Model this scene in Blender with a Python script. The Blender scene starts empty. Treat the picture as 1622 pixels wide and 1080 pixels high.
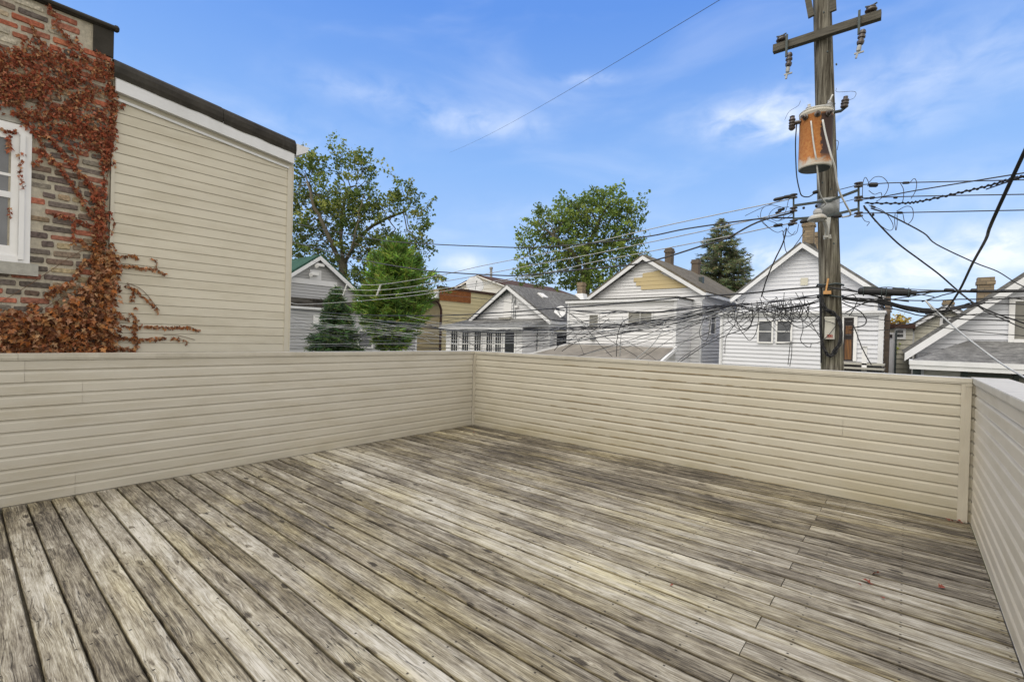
import bpy, bmesh, math, random
import numpy as np
from mathutils import Vector, Matrix, noise as mnoise
R = math.radians
rng = random.Random(7)
scene = bpy.context.scene
COL = scene.collection
# ---------------------------------------------------------------- camera
# deck corner = origin, X runs along the far parapet, Y away over it, Z up (deck boards at 0)
F_PX, PITCH, ROLL, HEAD = 745.59, 0.007887, 0.027272, 0.69929
def _axes():
    cp, sp = math.cos(PITCH), math.sin(PITCH)
    f = np.array([0, cp, -sp]); r = np.array([1., 0, 0]); u = np.cross(r, f)
    c, s = math.cos(ROLL), math.sin(ROLL)
    r2, u2 = c*r+s*u, -s*r+c*u
    M = np.array([[math.cos(HEAD), -math.sin(HEAD), 0], [math.sin(HEAD), math.cos(HEAD), 0], [0, 0, 1]])
    return M@r2, M@u2, M@f
RT, UP, FW = _axes()
CAM = np.array([5.458, -5.540, 1.460])
cam_d = bpy.data.cameras.new('camera'); cam = bpy.data.objects.new('camera', cam_d); COL.objects.link(cam)
cam_d.sensor_fit = 'HORIZONTAL'; cam_d.sensor_width = 36; cam_d.lens = F_PX/1622*36
cam_d.clip_start = .02; cam_d.clip_end = 3000
m4 = Matrix.Identity(4)
for i in range(3):
    m4[i][0], m4[i][1], m4[i][2], m4[i][3] = RT[i], UP[i], -FW[i], CAM[i]
cam.matrix_world = m4
scene.camera = cam
def ray(x, y): return FW+(x-811)/F_PX*RT-(y-540)/F_PX*UP
def atY(x, y, Y): v = ray(x, y); return Vector(CAM+v*(Y-CAM[1])/v[1])
def atX(x, y, X): v = ray(x, y); return Vector(CAM+v*(X-CAM[0])/v[0])
def atZ(x, y, z): v = ray(x, y); return Vector(CAM+v*(z-CAM[2])/v[2])
def atD(x, y, D): return Vector(CAM+ray(x, y)*D)
# ---------------------------------------------------------------- light, sky, exposure
SUN_EL, SUN_AZ = R(58), R(204)          # azimuth clockwise from +Y
world = bpy.data.worlds.new('World'); scene.world = world; world.use_nodes = True
def build_world():
    nt = world.node_tree; nt.nodes.clear(); N = nt.nodes; L = nt.links
    def nd(t, **k):
        n = N.new(t)
        for a, b in k.items(): setattr(n, a, b)
        return n
    def math_(op, a, b=None, clamp=False):
        n = nd('ShaderNodeMath', operation=op, use_clamp=clamp)
        for i, v in enumerate((a, b)):
            if v is None: continue
            if isinstance(v, (int, float)): n.inputs[i].default_value = v
            else: L.new(v, n.inputs[i])
        return n.outputs[0]
    out = nd('ShaderNodeOutputWorld'); bg = nd('ShaderNodeBackground'); L.new(bg.outputs[0], out.inputs[0])
    sky = nd('ShaderNodeTexSky'); sky.sky_type = 'NISHITA'; sky.sun_disc = False
    sky.sun_elevation = SUN_EL; sky.sun_rotation = SUN_AZ
    sky.altitude = 0; sky.air_density = 1.0; sky.dust_density = .5; sky.ozone_density = 3.0
    tc = nd('ShaderNodeTexCoord'); sep = nd('ShaderNodeSeparateXYZ'); L.new(tc.outputs['Generated'], sep.inputs[0])
    X, Y, Z = sep.outputs
    az = math_('ARCTAN2', X, Y); el = math_('ARCSINE', Z)
    # tint: keeps the clear sky bright and saturated, paler low down
    grad = nd('ShaderNodeValToRGB'); L.new(math_('DIVIDE', el, 1.2, True), grad.inputs[0])
    cr = grad.color_ramp; cr.elements[0].position = 0; cr.elements[0].color = SKY[0]
    cr.elements[1].position = 1; cr.elements[1].color = SKY[-1]
    for p, c in zip((.10, .28, .5), SKY[1:4]): e = cr.elements.new(p); e.color = c
    mix0 = nd('ShaderNodeMix', data_type='RGBA'); mix0.inputs[0].default_value = .75
    L.new(sky.outputs[0], mix0.inputs[6]); L.new(grad.outputs[0], mix0.inputs[7])
    # clouds: thin streaks by angle
    cmb = nd('ShaderNodeCombineXYZ'); L.new(math_('MULTIPLY', az, 1.6), cmb.inputs[0]); L.new(math_('MULTIPLY', el, 5.0), cmb.inputs[1])
    n1 = nd('ShaderNodeTexNoise'); n1.inputs['Scale'].default_value = 1.5; n1.inputs['Detail'].default_value = 7; n1.inputs['Roughness'].default_value = .52; n1.inputs['Distortion'].default_value = .5
    L.new(cmb.outputs[0], n1.inputs['Vector'])
    r1 = nd('ShaderNodeMapRange'); r1.interpolation_type = 'SMOOTHSTEP'
    r1.inputs['From Min'].default_value = .45; r1.inputs['From Max'].default_value = .82; L.new(n1.outputs[0], r1.inputs['Value'])
    r1.inputs['To Max'].default_value = .25
    total = r1.outputs[0]
    cmb2 = nd('ShaderNodeCombineXYZ'); L.new(math_('MULTIPLY', az, 4.), cmb2.inputs[0]); L.new(math_('MULTIPLY', el, 7.), cmb2.inputs[1])
    n2 = nd('ShaderNodeTexNoise'); n2.inputs['Scale'].default_value = 3.4; n2.inputs['Detail'].default_value = 7; n2.inputs['Roughness'].default_value = .55; n2.inputs['Distortion'].default_value = .4
    L.new(cmb2.outputs[0], n2.inputs['Vector'])
    nn = math_('MULTIPLY', math_('SUBTRACT', n2.outputs[0], .30), 2.6, True)
    for a0, e0, wa, we, s in CLOUDS:
        ga = math_('POWER', math_('DIVIDE', math_('SUBTRACT', az, R(a0)), R(wa)), 2)
        ge = math_('POWER', math_('ABSOLUTE', math_('DIVIDE', math_('SUBTRACT', el, R(e0)), R(we))), 2)
        g = math_('EXPONENT', math_('MULTIPLY', math_('ADD', ga, ge), -1))
        total = math_('ADD', total, math_('MULTIPLY', math_('MULTIPLY', g, s), nn), True)
    mix = nd('ShaderNodeMix', data_type='RGBA'); L.new(total, mix.inputs[0]); L.new(mix0.outputs[2], mix.inputs[6]); mix.inputs[7].default_value = CLOUDCOL
    # unseen warm white cloud cover, added behind the camera and overhead as fill light
    cdir = math_('ADD', math_('MULTIPLY', X, -.643), math_('MULTIPLY', Y, .766))
    rb = nd('ShaderNodeMapRange'); rb.interpolation_type = 'SMOOTHSTEP'; L.new(math_('ADD', cdir, math_('MULTIPLY', n2.outputs[0], .25)), rb.inputs['Value'])
    for k_, v_ in (('From Min', .52), ('From Max', .10), ('To Min', 0), ('To Max', .92)): rb.inputs[k_].default_value = v_
    mixb = nd('ShaderNodeMix', data_type='RGBA'); L.new(rb.outputs[0], mixb.inputs[0]); L.new(mix.outputs[2], mixb.inputs[6]); mixb.inputs[7].default_value = FILLCLOUD
    L.new(mixb.outputs[2], bg.inputs[0]); bg.inputs[1].default_value = SKY_STR
SKY_STR = .10
def _k(r, g, b, s=1/.10): return (r*s, g*s, b*s, 1)
SKY = [_k(.55, .70, .93), _k(.41, .60, .92), _k(.25, .465, .89), _k(.115, .295, .80), _k(.08, .22, .70)]
FILLCLOUD = _k(1.06, 1.0, .90)
CLOUDCOL = _k(.78, .84, .95)
CLOUDS = [(-12.5, 23.3, 6, 1.8, 1.0), (-9, 21.5, 5, 1.3, .6), (-32, 28.5, 4, .6, .45), (-45, 24, 8, 1.4, .4), (-57, 26, 9, 1.5, .25), (-46.5, 8.8, 2.8, 1.1, .75),
          (-11, 9, 4, 1.6, 1.1), (-15, 6.5, 4, 1.5, .8), (0, 7.0, 6.5, 2.4, 1.25), (6, 9, 5, 2.2, .9), (4, 14, 10, 2.5, .25), (-34, 14, 12, 2, .2), (3, 24, 9, 3, .35), (-2, 20, 5, 1.5, .25), (-70, 20, 14, 3, .2)]
build_world()
sd = bpy.data.lights.new('sun', 'SUN'); sun = bpy.data.objects.new('sun', sd); COL.objects.link(sun)
sd.energy = 2.0; sd.angle = R(70); sd.color = (1, .94, .84)
sdir = Vector((math.sin(SUN_AZ)*math.cos(SUN_EL), math.cos(SUN_AZ)*math.cos(SUN_EL), math.sin(SUN_EL)))
sun.rotation_euler = sdir.to_track_quat('Z', 'Y').to_euler(); sun.location = (0, -10, 20)
vs = scene.view_settings; vs.view_transform = 'Standard'; vs.look = 'None'; vs.gamma = 1; vs.exposure = .32
scene.render.resolution_x = 1024; scene.render.resolution_y = 681

# ---------------------------------------------------------------- mesh helpers
class MB:
    def __init__(s): s.v = []; s.f = []; s.c = []; s.uv = []; s.hasuv = False
    def add(s, vs, fs, col=None, uvs=None):
        b = len(s.v); s.v += [tuple(p) for p in vs]
        for i, f in enumerate(fs):
            s.f.append(tuple(b+k for k in f)); s.c.append(col)
            s.uv.append(uvs[i] if uvs else None)
        if uvs: s.hasuv = True
    def hexa(s, p, col=None):   # 8 corners: bottom 4, top 4
        s.add(p, [(3, 2, 1, 0), (4, 5, 6, 7), (0, 1, 5, 4), (1, 2, 6, 5), (2, 3, 7, 6), (3, 0, 4, 7)], col)
    def box(s, a, b, col=None):
        (x0, x1), (y0, y1), (z0, z1) = sorted((a[0], b[0])), sorted((a[1], b[1])), sorted((a[2], b[2]))
        s.hexa([(x0, y0, z0), (x1, y0, z0), (x1, y1, z0), (x0, y1, z0), (x0, y0, z1), (x1, y0, z1), (x1, y1, z1), (x0, y1, z1)], col)
    def bar(s, a, b, w, h, up=(0, 0, 1), col=None):
        a, b = Vector(a), Vector(b); d = (b-a).normalized(); up = Vector(up)
        sx = d.cross(up)
        if sx.length < 1e-5: sx = d.cross(Vector((0, 1, 0)))
        sx.normalize(); uy = sx.cross(d).normalized(); sx *= w/2; uy *= h/2
        s.hexa([a-sx-uy, a+sx-uy, b+sx-uy, b-sx-uy, a-sx+uy, a+sx+uy, b+sx+uy, b-sx+uy], col)
    def tube(s, pts, r, n=6, col=None, caps=True):
        pts = [Vector(p) for p in pts]; m = len(pts)
        rr = r if isinstance(r, (list, tuple)) else [r]*m
        t0 = (pts[1]-pts[0]).normalized(); u = t0.orthogonal().normalized(); vs = []
        for i, p in enumerate(pts):
            t = (pts[min(i+1, m-1)]-pts[max(i-1, 0)])
            t = t.normalized() if t.length > 1e-9 else t0
            u = (u-t*u.dot(t)); u = u.normalized() if u.length > 1e-6 else t.orthogonal().normalized()
            w = t.cross(u)
            for k in range(n):
                a = 2*math.pi*k/n; vs.append(p+(u*math.cos(a)+w*math.sin(a))*rr[i])
        fs = [(i*n+k, i*n+(k+1) % n, (i+1)*n+(k+1) % n, (i+1)*n+k) for i in range(m-1) for k in range(n)]
        if caps: fs += [tuple(range(n-1, -1, -1)), tuple((m-1)*n+k for k in range(n))]
        s.add(vs, fs, col)
    def lathe(s, base, axis, prof, n=16, col=None):   # prof: (dist along axis, radius)
        base, ax = Vector(base), Vector(axis).normalized(); u = ax.orthogonal().normalized(); w = ax.cross(u); vs = []
        for h, r in prof:
            for k in range(n):
                a = 2*math.pi*k/n; vs.append(base+ax*h+(u*math.cos(a)+w*math.sin(a))*r)
        m = len(prof)
        fs = [(i*n+k, i*n+(k+1) % n, (i+1)*n+(k+1) % n, (i+1)*n+k) for i in range(m-1) for k in range(n)]
        fs += [tuple(range(n-1, -1, -1)), tuple((m-1)*n+k for k in range(n))]
        s.add(vs, fs, col)
    def build(s, name, m, parent=None, smooth=False, origin=None):
        org = Vector((0, 0, 0))
        if parent is not None: org = ORG[parent.name]
        elif origin is not None: org = Vector(origin)
        elif s.v:
            a = np.array(s.v); org = Vector(((a[:, 0].min()+a[:, 0].max())/2, (a[:, 1].min()+a[:, 1].max())/2, a[:, 2].min()))
        me = bpy.data.meshes.new(name)
        a = np.array(s.v, dtype=float).reshape(-1, 3)-np.array(org)
        me.from_pydata(a.tolist(), [], s.f)
        if any(c is not None for c in s.c):
            at = me.attributes.new('Col', 'FLOAT_COLOR', 'FACE')
            fl = []
            for c in s.c:
                c = c if c is not None else (1, 1, 1)
                fl += [c[0], c[1], c[2], 1.0]
            at.data.foreach_set('color', fl)
        if s.hasuv:
            ul = me.uv_layers.new(name='UVMap'); fl = []
            for f, q in zip(s.f, s.uv):
                for k in range(len(f)): fl += list(q[k]) if q else [0, 0]
            ul.data.foreach_set('uv', fl)
        me.materials.append(m)
        if smooth: me.polygons.foreach_set('use_smooth', [True]*len(me.polygons))
        me.update()
        o = bpy.data.objects.new(name, me); COL.objects.link(o)
        if parent is not None: o.parent = parent
        else: o.location = org
        ORG[o.name] = org
        return o
ORG = {}
def tag(o, label=None, cat=None, group=None, kind=None):
    if label: o['label'] = label
    if cat: o['category'] = cat
    if group: o['group'] = group
    if kind: o['kind'] = kind
    return o
def thing(name, loc, label, cat, group=None):
    o = bpy.data.objects.new(name, None); COL.objects.link(o); o.location = loc; o.empty_display_size = .2
    ORG[o.name] = Vector(loc); return tag(o, label, cat, group)
def copy_thing(o, off, label, group=None):
    r = o.copy(); COL.objects.link(r); r.location = Vector(o.location)+Vector(off); ORG[r.name] = ORG[o.name]+Vector(off)
    r['label'] = label
    if group: r['group'] = group
    for c in o.children:
        d = c.copy(); COL.objects.link(d); d.parent = r
    return r
def smooth_path(p, k=6):   # Catmull-Rom
    p = [Vector(q) for q in p]
    if len(p) < 3: return [p[0].lerp(p[1], i/k) for i in range(k+1)]
    q = [p[0]*2-p[1]]+p+[p[-1]*2-p[-2]]; out = []
    for i in range(1, len(q)-2):
        for j in range(k):
            t = j/k
            out.append(.5*((2*q[i])+(q[i+1]-q[i-1])*t+(2*q[i-1]-5*q[i]+4*q[i+1]-q[i+2])*t*t+(3*q[i]-q[i-1]-3*q[i+1]+q[i+2])*t**3))
    out.append(p[-1]); return out
# ---------------------------------------------------------------- material helpers
class NT:
    def __init__(s, name):
        s.m = bpy.data.materials.new(name); s.m.use_nodes = True; s.t = s.m.node_tree; s.N = s.t.nodes; s.L = s.t.links
        s.b = s.N['Principled BSDF']; s.out = s.N['Material Output']
    def nd(s, t, **k):
        n = s.N.new(t)
        for a, b in k.items(): setattr(n, a, b)
        return n
    def link(s, a, b): s.L.new(a, b)
    def put(s, sock, v):
        if isinstance(v, (int, float)): sock.default_value = v
        elif isinstance(v, tuple): sock.default_value = v if len(v) == len(sock.default_value) else tuple(v)+(1,)
        else: s.L.new(v, sock)
    def math(s, op, a, b=None, c=None, clamp=False):
        n = s.nd('ShaderNodeMath', operation=op, use_clamp=clamp)
        for i, v in enumerate((a, b, c)):
            if v is not None: s.put(n.inputs[i], v)
        return n.outputs[0]
    def noise(s, vec, scale=5, detail=4, rough=.5, dist=0):
        n = s.nd('ShaderNodeTexNoise'); n.inputs['Scale'].default_value = scale; n.inputs['Detail'].default_value = detail
        n.inputs['Roughness'].default_value = rough; n.inputs['Distortion'].default_value = dist
        if vec is not None: s.link(vec, n.inputs['Vector'])
        return n.outputs[0]
    def vmath(s, op, a, b):
        n = s.nd('ShaderNodeVectorMath', operation=op); s.put(n.inputs[0], a); s.put(n.inputs[1], b); return n.outputs[0]
    def rng(s, v, a, b, c=0, d=1, sm=False):
        n = s.nd('ShaderNodeMapRange'); s.link(v, n.inputs['Value'])
        if sm: n.interpolation_type = 'SMOOTHSTEP'
        n.inputs['From Min'].default_value = a; n.inputs['From Max'].default_value = b; n.inputs['To Min'].default_value = c; n.inputs['To Max'].default_value = d
        return n.outputs[0]
    def mix(s, f, a, b, bt='MIX'):
        n = s.nd('ShaderNodeMix', data_type='RGBA', blend_type=bt); s.put(n.inputs[0], f); s.put(n.inputs[6], a); s.put(n.inputs[7], b); return n.outputs[2]
    def ramp(s, v, els):
        n = s.nd('ShaderNodeValToRGB'); s.link(v, n.inputs[0]); cr = n.color_ramp
        while len(cr.elements) < len(els): cr.elements.new(.5)
        for e, (p, c) in zip(cr.elements, els): e.position = p; e.color = tuple(c)+(1,)
        return n.outputs[0]
    def pos(s): return s.nd('ShaderNodeNewGeometry').outputs['Position']
    def obj(s): return s.nd('ShaderNodeTexCoord').outputs['Object']
    def bump(s, h, strength=.3, dist=.01):
        n = s.nd('ShaderNodeBump'); n.inputs['Strength'].default_value = strength; n.inputs['Distance'].default_value = dist
        s.link(h, n.inputs['Height']); s.link(n.outputs[0], s.b.inputs['Normal'])
    def base(s, c, rough=.6, metal=0, spec=None):
        s.put(s.b.inputs['Base Color'], c); s.put(s.b.inputs['Roughness'], rough); s.put(s.b.inputs['Metallic'], metal)
        if spec is not None: s.b.inputs['Specular IOR Level'].default_value = spec
        return s.m
def plain(name, col, rough=.6, var=.12, scale=4, bump=0, metal=0, spec=.3, stretch=(1, 1, 1), dirt=None, dirtamt=.0):
    t = NT(name); p = t.vmath('MULTIPLY', t.obj(), stretch)
    n = t.noise(p, scale, 6, .6)
    lo = tuple(c*(1-var) for c in col); hi = tuple(min(1, c*(1+var)) for c in col)
    c = t.mix(t.rng(n, .3, .7), lo, hi)
    if dirt:
        d = t.noise(t.vmath('MULTIPLY', t.obj(), (1, 1, .35)), scale*.7, 8, .7)
        c = t.mix(t.rng(d, .5, .72, 0, dirtamt), c, dirt)
    t.base(c, rough, metal, spec)
    if bump: t.bump(t.noise(p, scale*6, 4, .6), bump, .01)
    return t.m
def attr_mat(name, rough=.7, var=.15, scale=30, bump=.3, transl=0, spec=.2):
    t = NT(name); a = t.nd('ShaderNodeAttribute', attribute_name='Col').outputs['Color']
    n = t.noise(t.obj(), scale, 5, .6)
    c = t.mix(1.0, a, t.ramp(n, [(.3, (1-var,)*3), (.7, (1+var,)*3)]), 'MULTIPLY')
    t.base(c, rough, 0, spec)
    if bump: t.bump(n, bump, .01)
    if transl:
        tr = t.nd('ShaderNodeBsdfTranslucent'); t.link(c, tr.inputs[0]); mx = t.nd('ShaderNodeMixShader'); mx.inputs[0].default_value = transl
        t.link(t.b.outputs[0], mx.inputs[1]); t.link(tr.outputs[0], mx.inputs[2]); t.link(mx.outputs[0], t.out.inputs[0])
    return t.m

# ---------------------------------------------------------------- materials
def deck_material():
    t = NT('weathered_deck_wood')
    uv = t.nd('ShaderNodeUVMap', uv_map='UVMap').outputs[0]
    at = t.nd('ShaderNodeAttribute', attribute_name='Col').outputs['Color']
    su = t.nd('ShaderNodeSeparateXYZ'); t.link(uv, su.inputs[0]); U, V = su.outputs[0], su.outputs[1]
    sc = t.nd('ShaderNodeSeparateColor'); t.link(at, sc.inputs[0]); r, g, b = sc.outputs
    def vec(us, vs_, extra=0):
        c = t.nd('ShaderNodeCombineXYZ')
        t.link(t.math('ADD', t.math('MULTIPLY', U, us), t.math('MULTIPLY', r, 91.0*us/2+7)), c.inputs[0])
        t.link(t.math('MULTIPLY', Vd, vs_), c.inputs[1]); t.link(t.math('ADD', t.math('MULTIPLY', g, 53.), extra), c.inputs[2]); return c.outputs[0]
    # knots
    Vd = V
    kc = t.nd('ShaderNodeCombineXYZ')
    t.link(t.math('ADD', t.math('MULTIPLY', U, 4.6), t.math('MULTIPLY', r, 60)), kc.inputs[0])
    t.link(t.math('MULTIPLY', V, 12.0), kc.inputs[1]); t.link(t.math('MULTIPLY', g, 31), kc.inputs[2])
    wob = t.noise(vec(9, 30), 1, 2)
    kv = t.vmath('ADD', kc.outputs[0], t.vmath('MULTIPLY', wob, (.35, .35, 0)))
    vo = t.nd('ShaderNodeTexVoronoi'); vo.inputs['Scale'].default_value = 1; t.link(kv, vo.inputs['Vector'])
    dist = vo.outputs['Distance']; cell = t.nd('ShaderNodeSeparateColor'); t.link(vo.outputs['Color'], cell.inputs[0])
    on = t.math('GREATER_THAN', cell.outputs[0], .72)
    near = t.math('MULTIPLY', t.rng(dist, .75, .10, 0, 1, True), on)      # grain bends round the knot
    kn = t.noise(vec(30, 60, 2), 1, 3, .6)
    knot = t.math('MULTIPLY', t.math('MULTIPLY', t.rng(t.math('ADD', dist, t.math('MULTIPLY', t.math('SUBTRACT', kn, .5), .22)), .26, .14, 0, 1, True), on), t.rng(cell.outputs[1], .0, 1, .35, 1.0))
    Vd = t.math('ADD', V, t.math('MULTIPLY', near, .013))
    low = t.noise(vec(.9, 6, 3), 1, 3)
    Vd = t.math('ADD', Vd, t.math('MULTIPLY', low, .012))
    fine = t.noise(vec(9, 290), 1, 4, .7)
    mid = t.noise(vec(3.0, 76, 5), 1, 6, .72, .35)
    wide = t.noise(vec(1.3, 15, 9), 1, 5, .62, .4)
    patch = t.noise(vec(3.2, 17, 17), 1, 7, .72, .5)
    blob = t.noise(vec(13, 24, 27), 1, 5, .7, .3)
    bite = t.noise(t.vmath('MULTIPLY', t.pos(), (14, 95, 1)), 1, 6, .75)
    worldn = t.noise(t.vmath('MULTIPLY', t.pos(), (.6, .9, 1)), 1, 6, .68, .6)
    tone = t.math('ADD', t.math('MULTIPLY', t.math('SUBTRACT', mid, .5), 1.45), t.math('MULTIPLY', t.math('SUBTRACT', wide, .5), .75))
    tone = t.math('ADD', tone, t.math('MULTIPLY', t.math('SUBTRACT', patch, .5), .85))
    tone = t.math('ADD', tone, t.math('MULTIPLY', t.math('SUBTRACT', blob, .5), .38))
    tone = t.math('ADD', tone, t.math('MULTIPLY', t.math('SUBTRACT', fine, .5), 1.25))
    tone = t.math('ADD', tone, t.math('MULTIPLY', t.math('SUBTRACT', worldn, .5), .95))
    tone = t.math('ADD', tone, t.math('MULTIPLY', t.math('SUBTRACT', b, .5), .36))
    tone = t.math('ADD', tone, t.math('MULTIPLY', t.math('SUBTRACT', bite, .5), .3))
    tone = t.math('MULTIPLY', tone, 1.10)
    # darker towards the far parapet and beside the near end of the left wall
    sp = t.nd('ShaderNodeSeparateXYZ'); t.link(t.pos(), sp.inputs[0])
    far_dark = t.math('MULTIPLY', t.rng(sp.outputs[1], -2.6, -.3, 0, 1, True), .30)
    left_dark = t.math('MULTIPLY', t.rng(sp.outputs[0], 1.9, .2, 0, 1, True), t.rng(sp.outputs[1], -2.8, -5.2, 0, .22))
    tone = t.math('SUBTRACT', t.math('ADD', tone, .565), t.math('ADD', far_dark, left_dark))
    tone = t.math('SUBTRACT', tone, t.math('MULTIPLY', knot, .55))
    tone = t.math('ADD', tone, t.math('MULTIPLY', t.math('MULTIPLY', near, t.math('SUBTRACT', 1, knot)), .08))
    col = t.ramp(tone, [(0.0, (.048, .041, .032)), (.20, (.105, .090, .070)), (.42, (.212, .186, .140)), (.62, (.325, .295, .232)), (.80, (.435, .405, .33)), (1.0, (.56, .53, .46))])
    # greenish / ochre tint of old pressure treatment
    tn = t.noise(vec(.9, 7, 29), 1, 4, .6); tw = t.noise(t.vmath('MULTIPLY', t.pos(), (.5, .5, 1)), 1.3, 3)
    tint = t.math('MULTIPLY', t.rng(tn, .42, .62), t.rng(tw, .38, .62))
    col = t.mix(t.math('MULTIPLY', tint, .75), col, t.mix(1.0, col, (1.06, 1.0, .72, 1), 'MULTIPLY'))
    tn2 = t.noise(vec(1.1, 8, 41), 1, 4, .6)
    col = t.mix(t.rng(tn2, .52, .7, 0, .55), col, t.mix(1.0, col, (.97, .95, .96, 1), 'MULTIPLY'))
    # long checks (cracks)
    cn = t.noise(vec(1.6, 34, 61), 1, 3, .55, .3); crack = t.rng(t.math('ABSOLUTE', t.math('SUBTRACT', cn, .5)), .0, .017, 1, 0)
    cm = t.noise(vec(1.3, 10, 71), 1, 2); crack = t.math('MULTIPLY', crack, t.rng(cm, .50, .56))
    # nail heads: two per board over each joist
    jx = t.math('ABSOLUTE', t.math('SUBTRACT', t.math('FRACT', t.math('DIVIDE', t.math('ADD', sp.outputs[0], .02), .4064)), .5))
    jd = t.math('MULTIPLY', jx, .4064)
    vy = t.math('ABSOLUTE', t.math('SUBTRACT', t.math('ABSOLUTE', V), .045))
    nd_ = t.math('SQRT', t.math('ADD', t.math('POWER', jd, 2), t.math('POWER', vy, 2)))
    nail = t.rng(nd_, .0042, .0072, .9, 0)
    dark = t.math('MAXIMUM', t.math('MULTIPLY', crack, .85), nail)
    col = t.mix(dark, col, (.03, .026, .021, 1))
    edge = t.rng(t.math('ABSOLUTE', V), .0585, .0655, 0, .85, True)
    col = t.mix(edge, col, t.mix(1.0, col, (.36, .33, .25, 1), 'MULTIPLY'))
    t.base(col, .82, 0, .25)
    h = t.math('ADD', t.math('MULTIPLY', fine, .5), t.math('MULTIPLY', mid, .6)); h = t.math('SUBTRACT', h, t.math('MULTIPLY', dark, .9)); h = t.math('ADD', h, t.math('MULTIPLY', patch, .5))
    t.bump(h, .55, .006)
    return t.m
def vinyl(name, col, e, z0, stain=.0, warm=0):
    t = NT(name); p = t.pos(); s = t.nd('ShaderNodeSeparateXYZ'); t.link(p, s.inputs[0]); Z = s.outputs[2]
    n = t.noise(t.vmath('MULTIPLY', p, (.8, .8, 2.5)), 1.4, 6, .6)
    c = t.mix(t.rng(n, .3, .7), tuple(x*.955 for x in col), tuple(x*1.03 for x in col))
    g = t.noise(t.vmath('MULTIPLY', p, (40, 40, 160)), 1, 3, .6)       # embossed grain
    c = t.mix(t.rng(g, .35, .65, 0, .10), c, tuple(x*.8 for x in col))
    fr = t.math('FRACT', t.math('DIVIDE', t.math('SUBTRACT', Z, z0), e))
    if stain:
        sx = t.math('ADD', t.rng(s.outputs[0], .6, 2.2, .25, 1, True), t.rng(s.outputs[0], 3.4, 5.2, 0, -.8, True))
        near = t.math('MAXIMUM', t.rng(fr, .10, .0, 0, 1), t.rng(fr, .93, 1.0, 0, .9)); near = t.math('MULTIPLY', near, sx, None, True)
        st = t.noise(t.vmath('MULTIPLY', p, (3.0, 3.0, 14)), 1, 8, .72)
        big = t.noise(t.vmath('MULTIPLY', p, (.9, .9, 1.8)), 1, 3, .5)
        m = t.math('MULTIPLY', t.math('MULTIPLY', near, t.rng(st, .44, .56)), t.rng(big, .36, .48))
        c = t.mix(t.math('MULTIPLY', m, stain*2.2, None, True), c, (.20, .135, .055, 1))
        low = t.math('MULTIPLY', t.rng(Z, .42, .0, 0, 1), t.rng(t.noise(t.vmath('MULTIPLY', p, (1.6, 1.6, 5)), 1, 5, .6), .36, .66, .1, .7))
        c = t.mix(t.math('MULTIPLY', low, .9*stain), c, (.29, .245, .13, 1))
        gr = t.noise(t.vmath('MULTIPLY', p, (1.3, 1.3, 6)), 1, 7, .7)
        c = t.mix(t.rng(gr, .46, .70, 0, .34), c, (.34, .29, .185, 1))
    line = t.rng(fr, .965, .985, 0, .35)  # lap shadow below the next butt, painted into the colour
    c = t.mix(line, c, tuple(x*.35 for x in col))
    t.base(c, .48, 0, .3); t.bump(g, .12, .002); return t.m
CREAM = (.545, .500, .400)
M = {}
M['deck'] = deck_material()
EA = .0985
M['vinyl_a'] = vinyl('beige_vinyl_left', (.545, .515, .44), EA, .006, .3)
M['vinyl_b'] = vinyl('beige_vinyl_stained', (.50, .468, .385), EA, .006, 1.0)
M['vinyl_c'] = vinyl('beige_vinyl_right', (.57, .52, .42), EA, .006, .12)
M['trim'] = plain('beige_trim', (.49, .455, .375), .45, .08, 3, .05, dirt=(.25, .21, .13), dirtamt=.4)
M['cap'] = plain('beige_metal_cap', (.50, .47, .395), .4, .08, 3, 0, dirt=(.28, .25, .18), dirtamt=.5, spec=.5)
M['cap_top'] = plain('weathered_white_cap', (.50, .475, .42), .55, .2, 9, 0, dirt=(.28, .27, .27), dirtamt=.7, spec=.5, stretch=(.6, 2, 1))
NE, NZ = .1048, atX(340, 543.3, -.95+.012)[2]
M['vinyl_n'] = vinyl('cream_vinyl_neighbour', (.62, .58, .475), NE, NZ, .10)
M['trim_n'] = plain('cream_corner_trim', (.57, .535, .445), .5, .05, 3)
M['black_roof'] = plain('black_membrane', (.040, .036, .030), .75, .35, 5, .3, spec=.15, dirt=(.10, .095, .085), dirtamt=.5)
M['white_metal'] = plain('white_painted_metal', (.72, .73, .75), .4, .06, 3, 0, dirt=(.5, .5, .48), dirtamt=.3)
M['white_paint'] = plain('white_window_paint', (.78, .78, .78), .45, .05, 4, 0)
M['soffit'] = plain('cream_soffit', (.50, .47, .39), .6, .08, 6)
M['mortar'] = plain('pale_mortar', (.50, .455, .365), .9, .2, 25, .8, dirt=(.25, .23, .19), dirtamt=.6)
M['brick'] = attr_mat('old_brick', .85, .45, 38, .8)
M['concrete'] = plain('grey_concrete', (.38, .37, .33), .85, .15, 20, .4)
M['vine'] = attr_mat('dried_vine_leaf', .75, .25, 60, .2, .25)
M['stem'] = plain('vine_stem', (.16, .10, .065), .8, .3, 30)
M['black_cable'] = plain('black_cable', (.022, .022, .024), .5, .2, 10)
M['grey_wire'] = plain('grey_weathered_wire', (.42, .43, .43), .5, .2, 10)
M['dark_wire'] = plain('dark_weathered_wire', (.055, .055, .058), .55, .2, 10)
M['white_wire'] = plain('white_cable', (.55, .55, .53), .5, .1, 10)
M['steel'] = plain('galvanised_steel', (.33, .34, .34), .5, .2, 15, .1, metal=.3)
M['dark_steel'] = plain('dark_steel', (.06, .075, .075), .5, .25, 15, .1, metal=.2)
M['porcelain_dark'] = plain('brown_porcelain', (.06, .045, .04), .25, .2, 10, spec=.6)
M['porcelain_grey'] = plain('grey_porcelain', (.42, .42, .42), .3, .2, 10, spec=.5)
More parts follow.
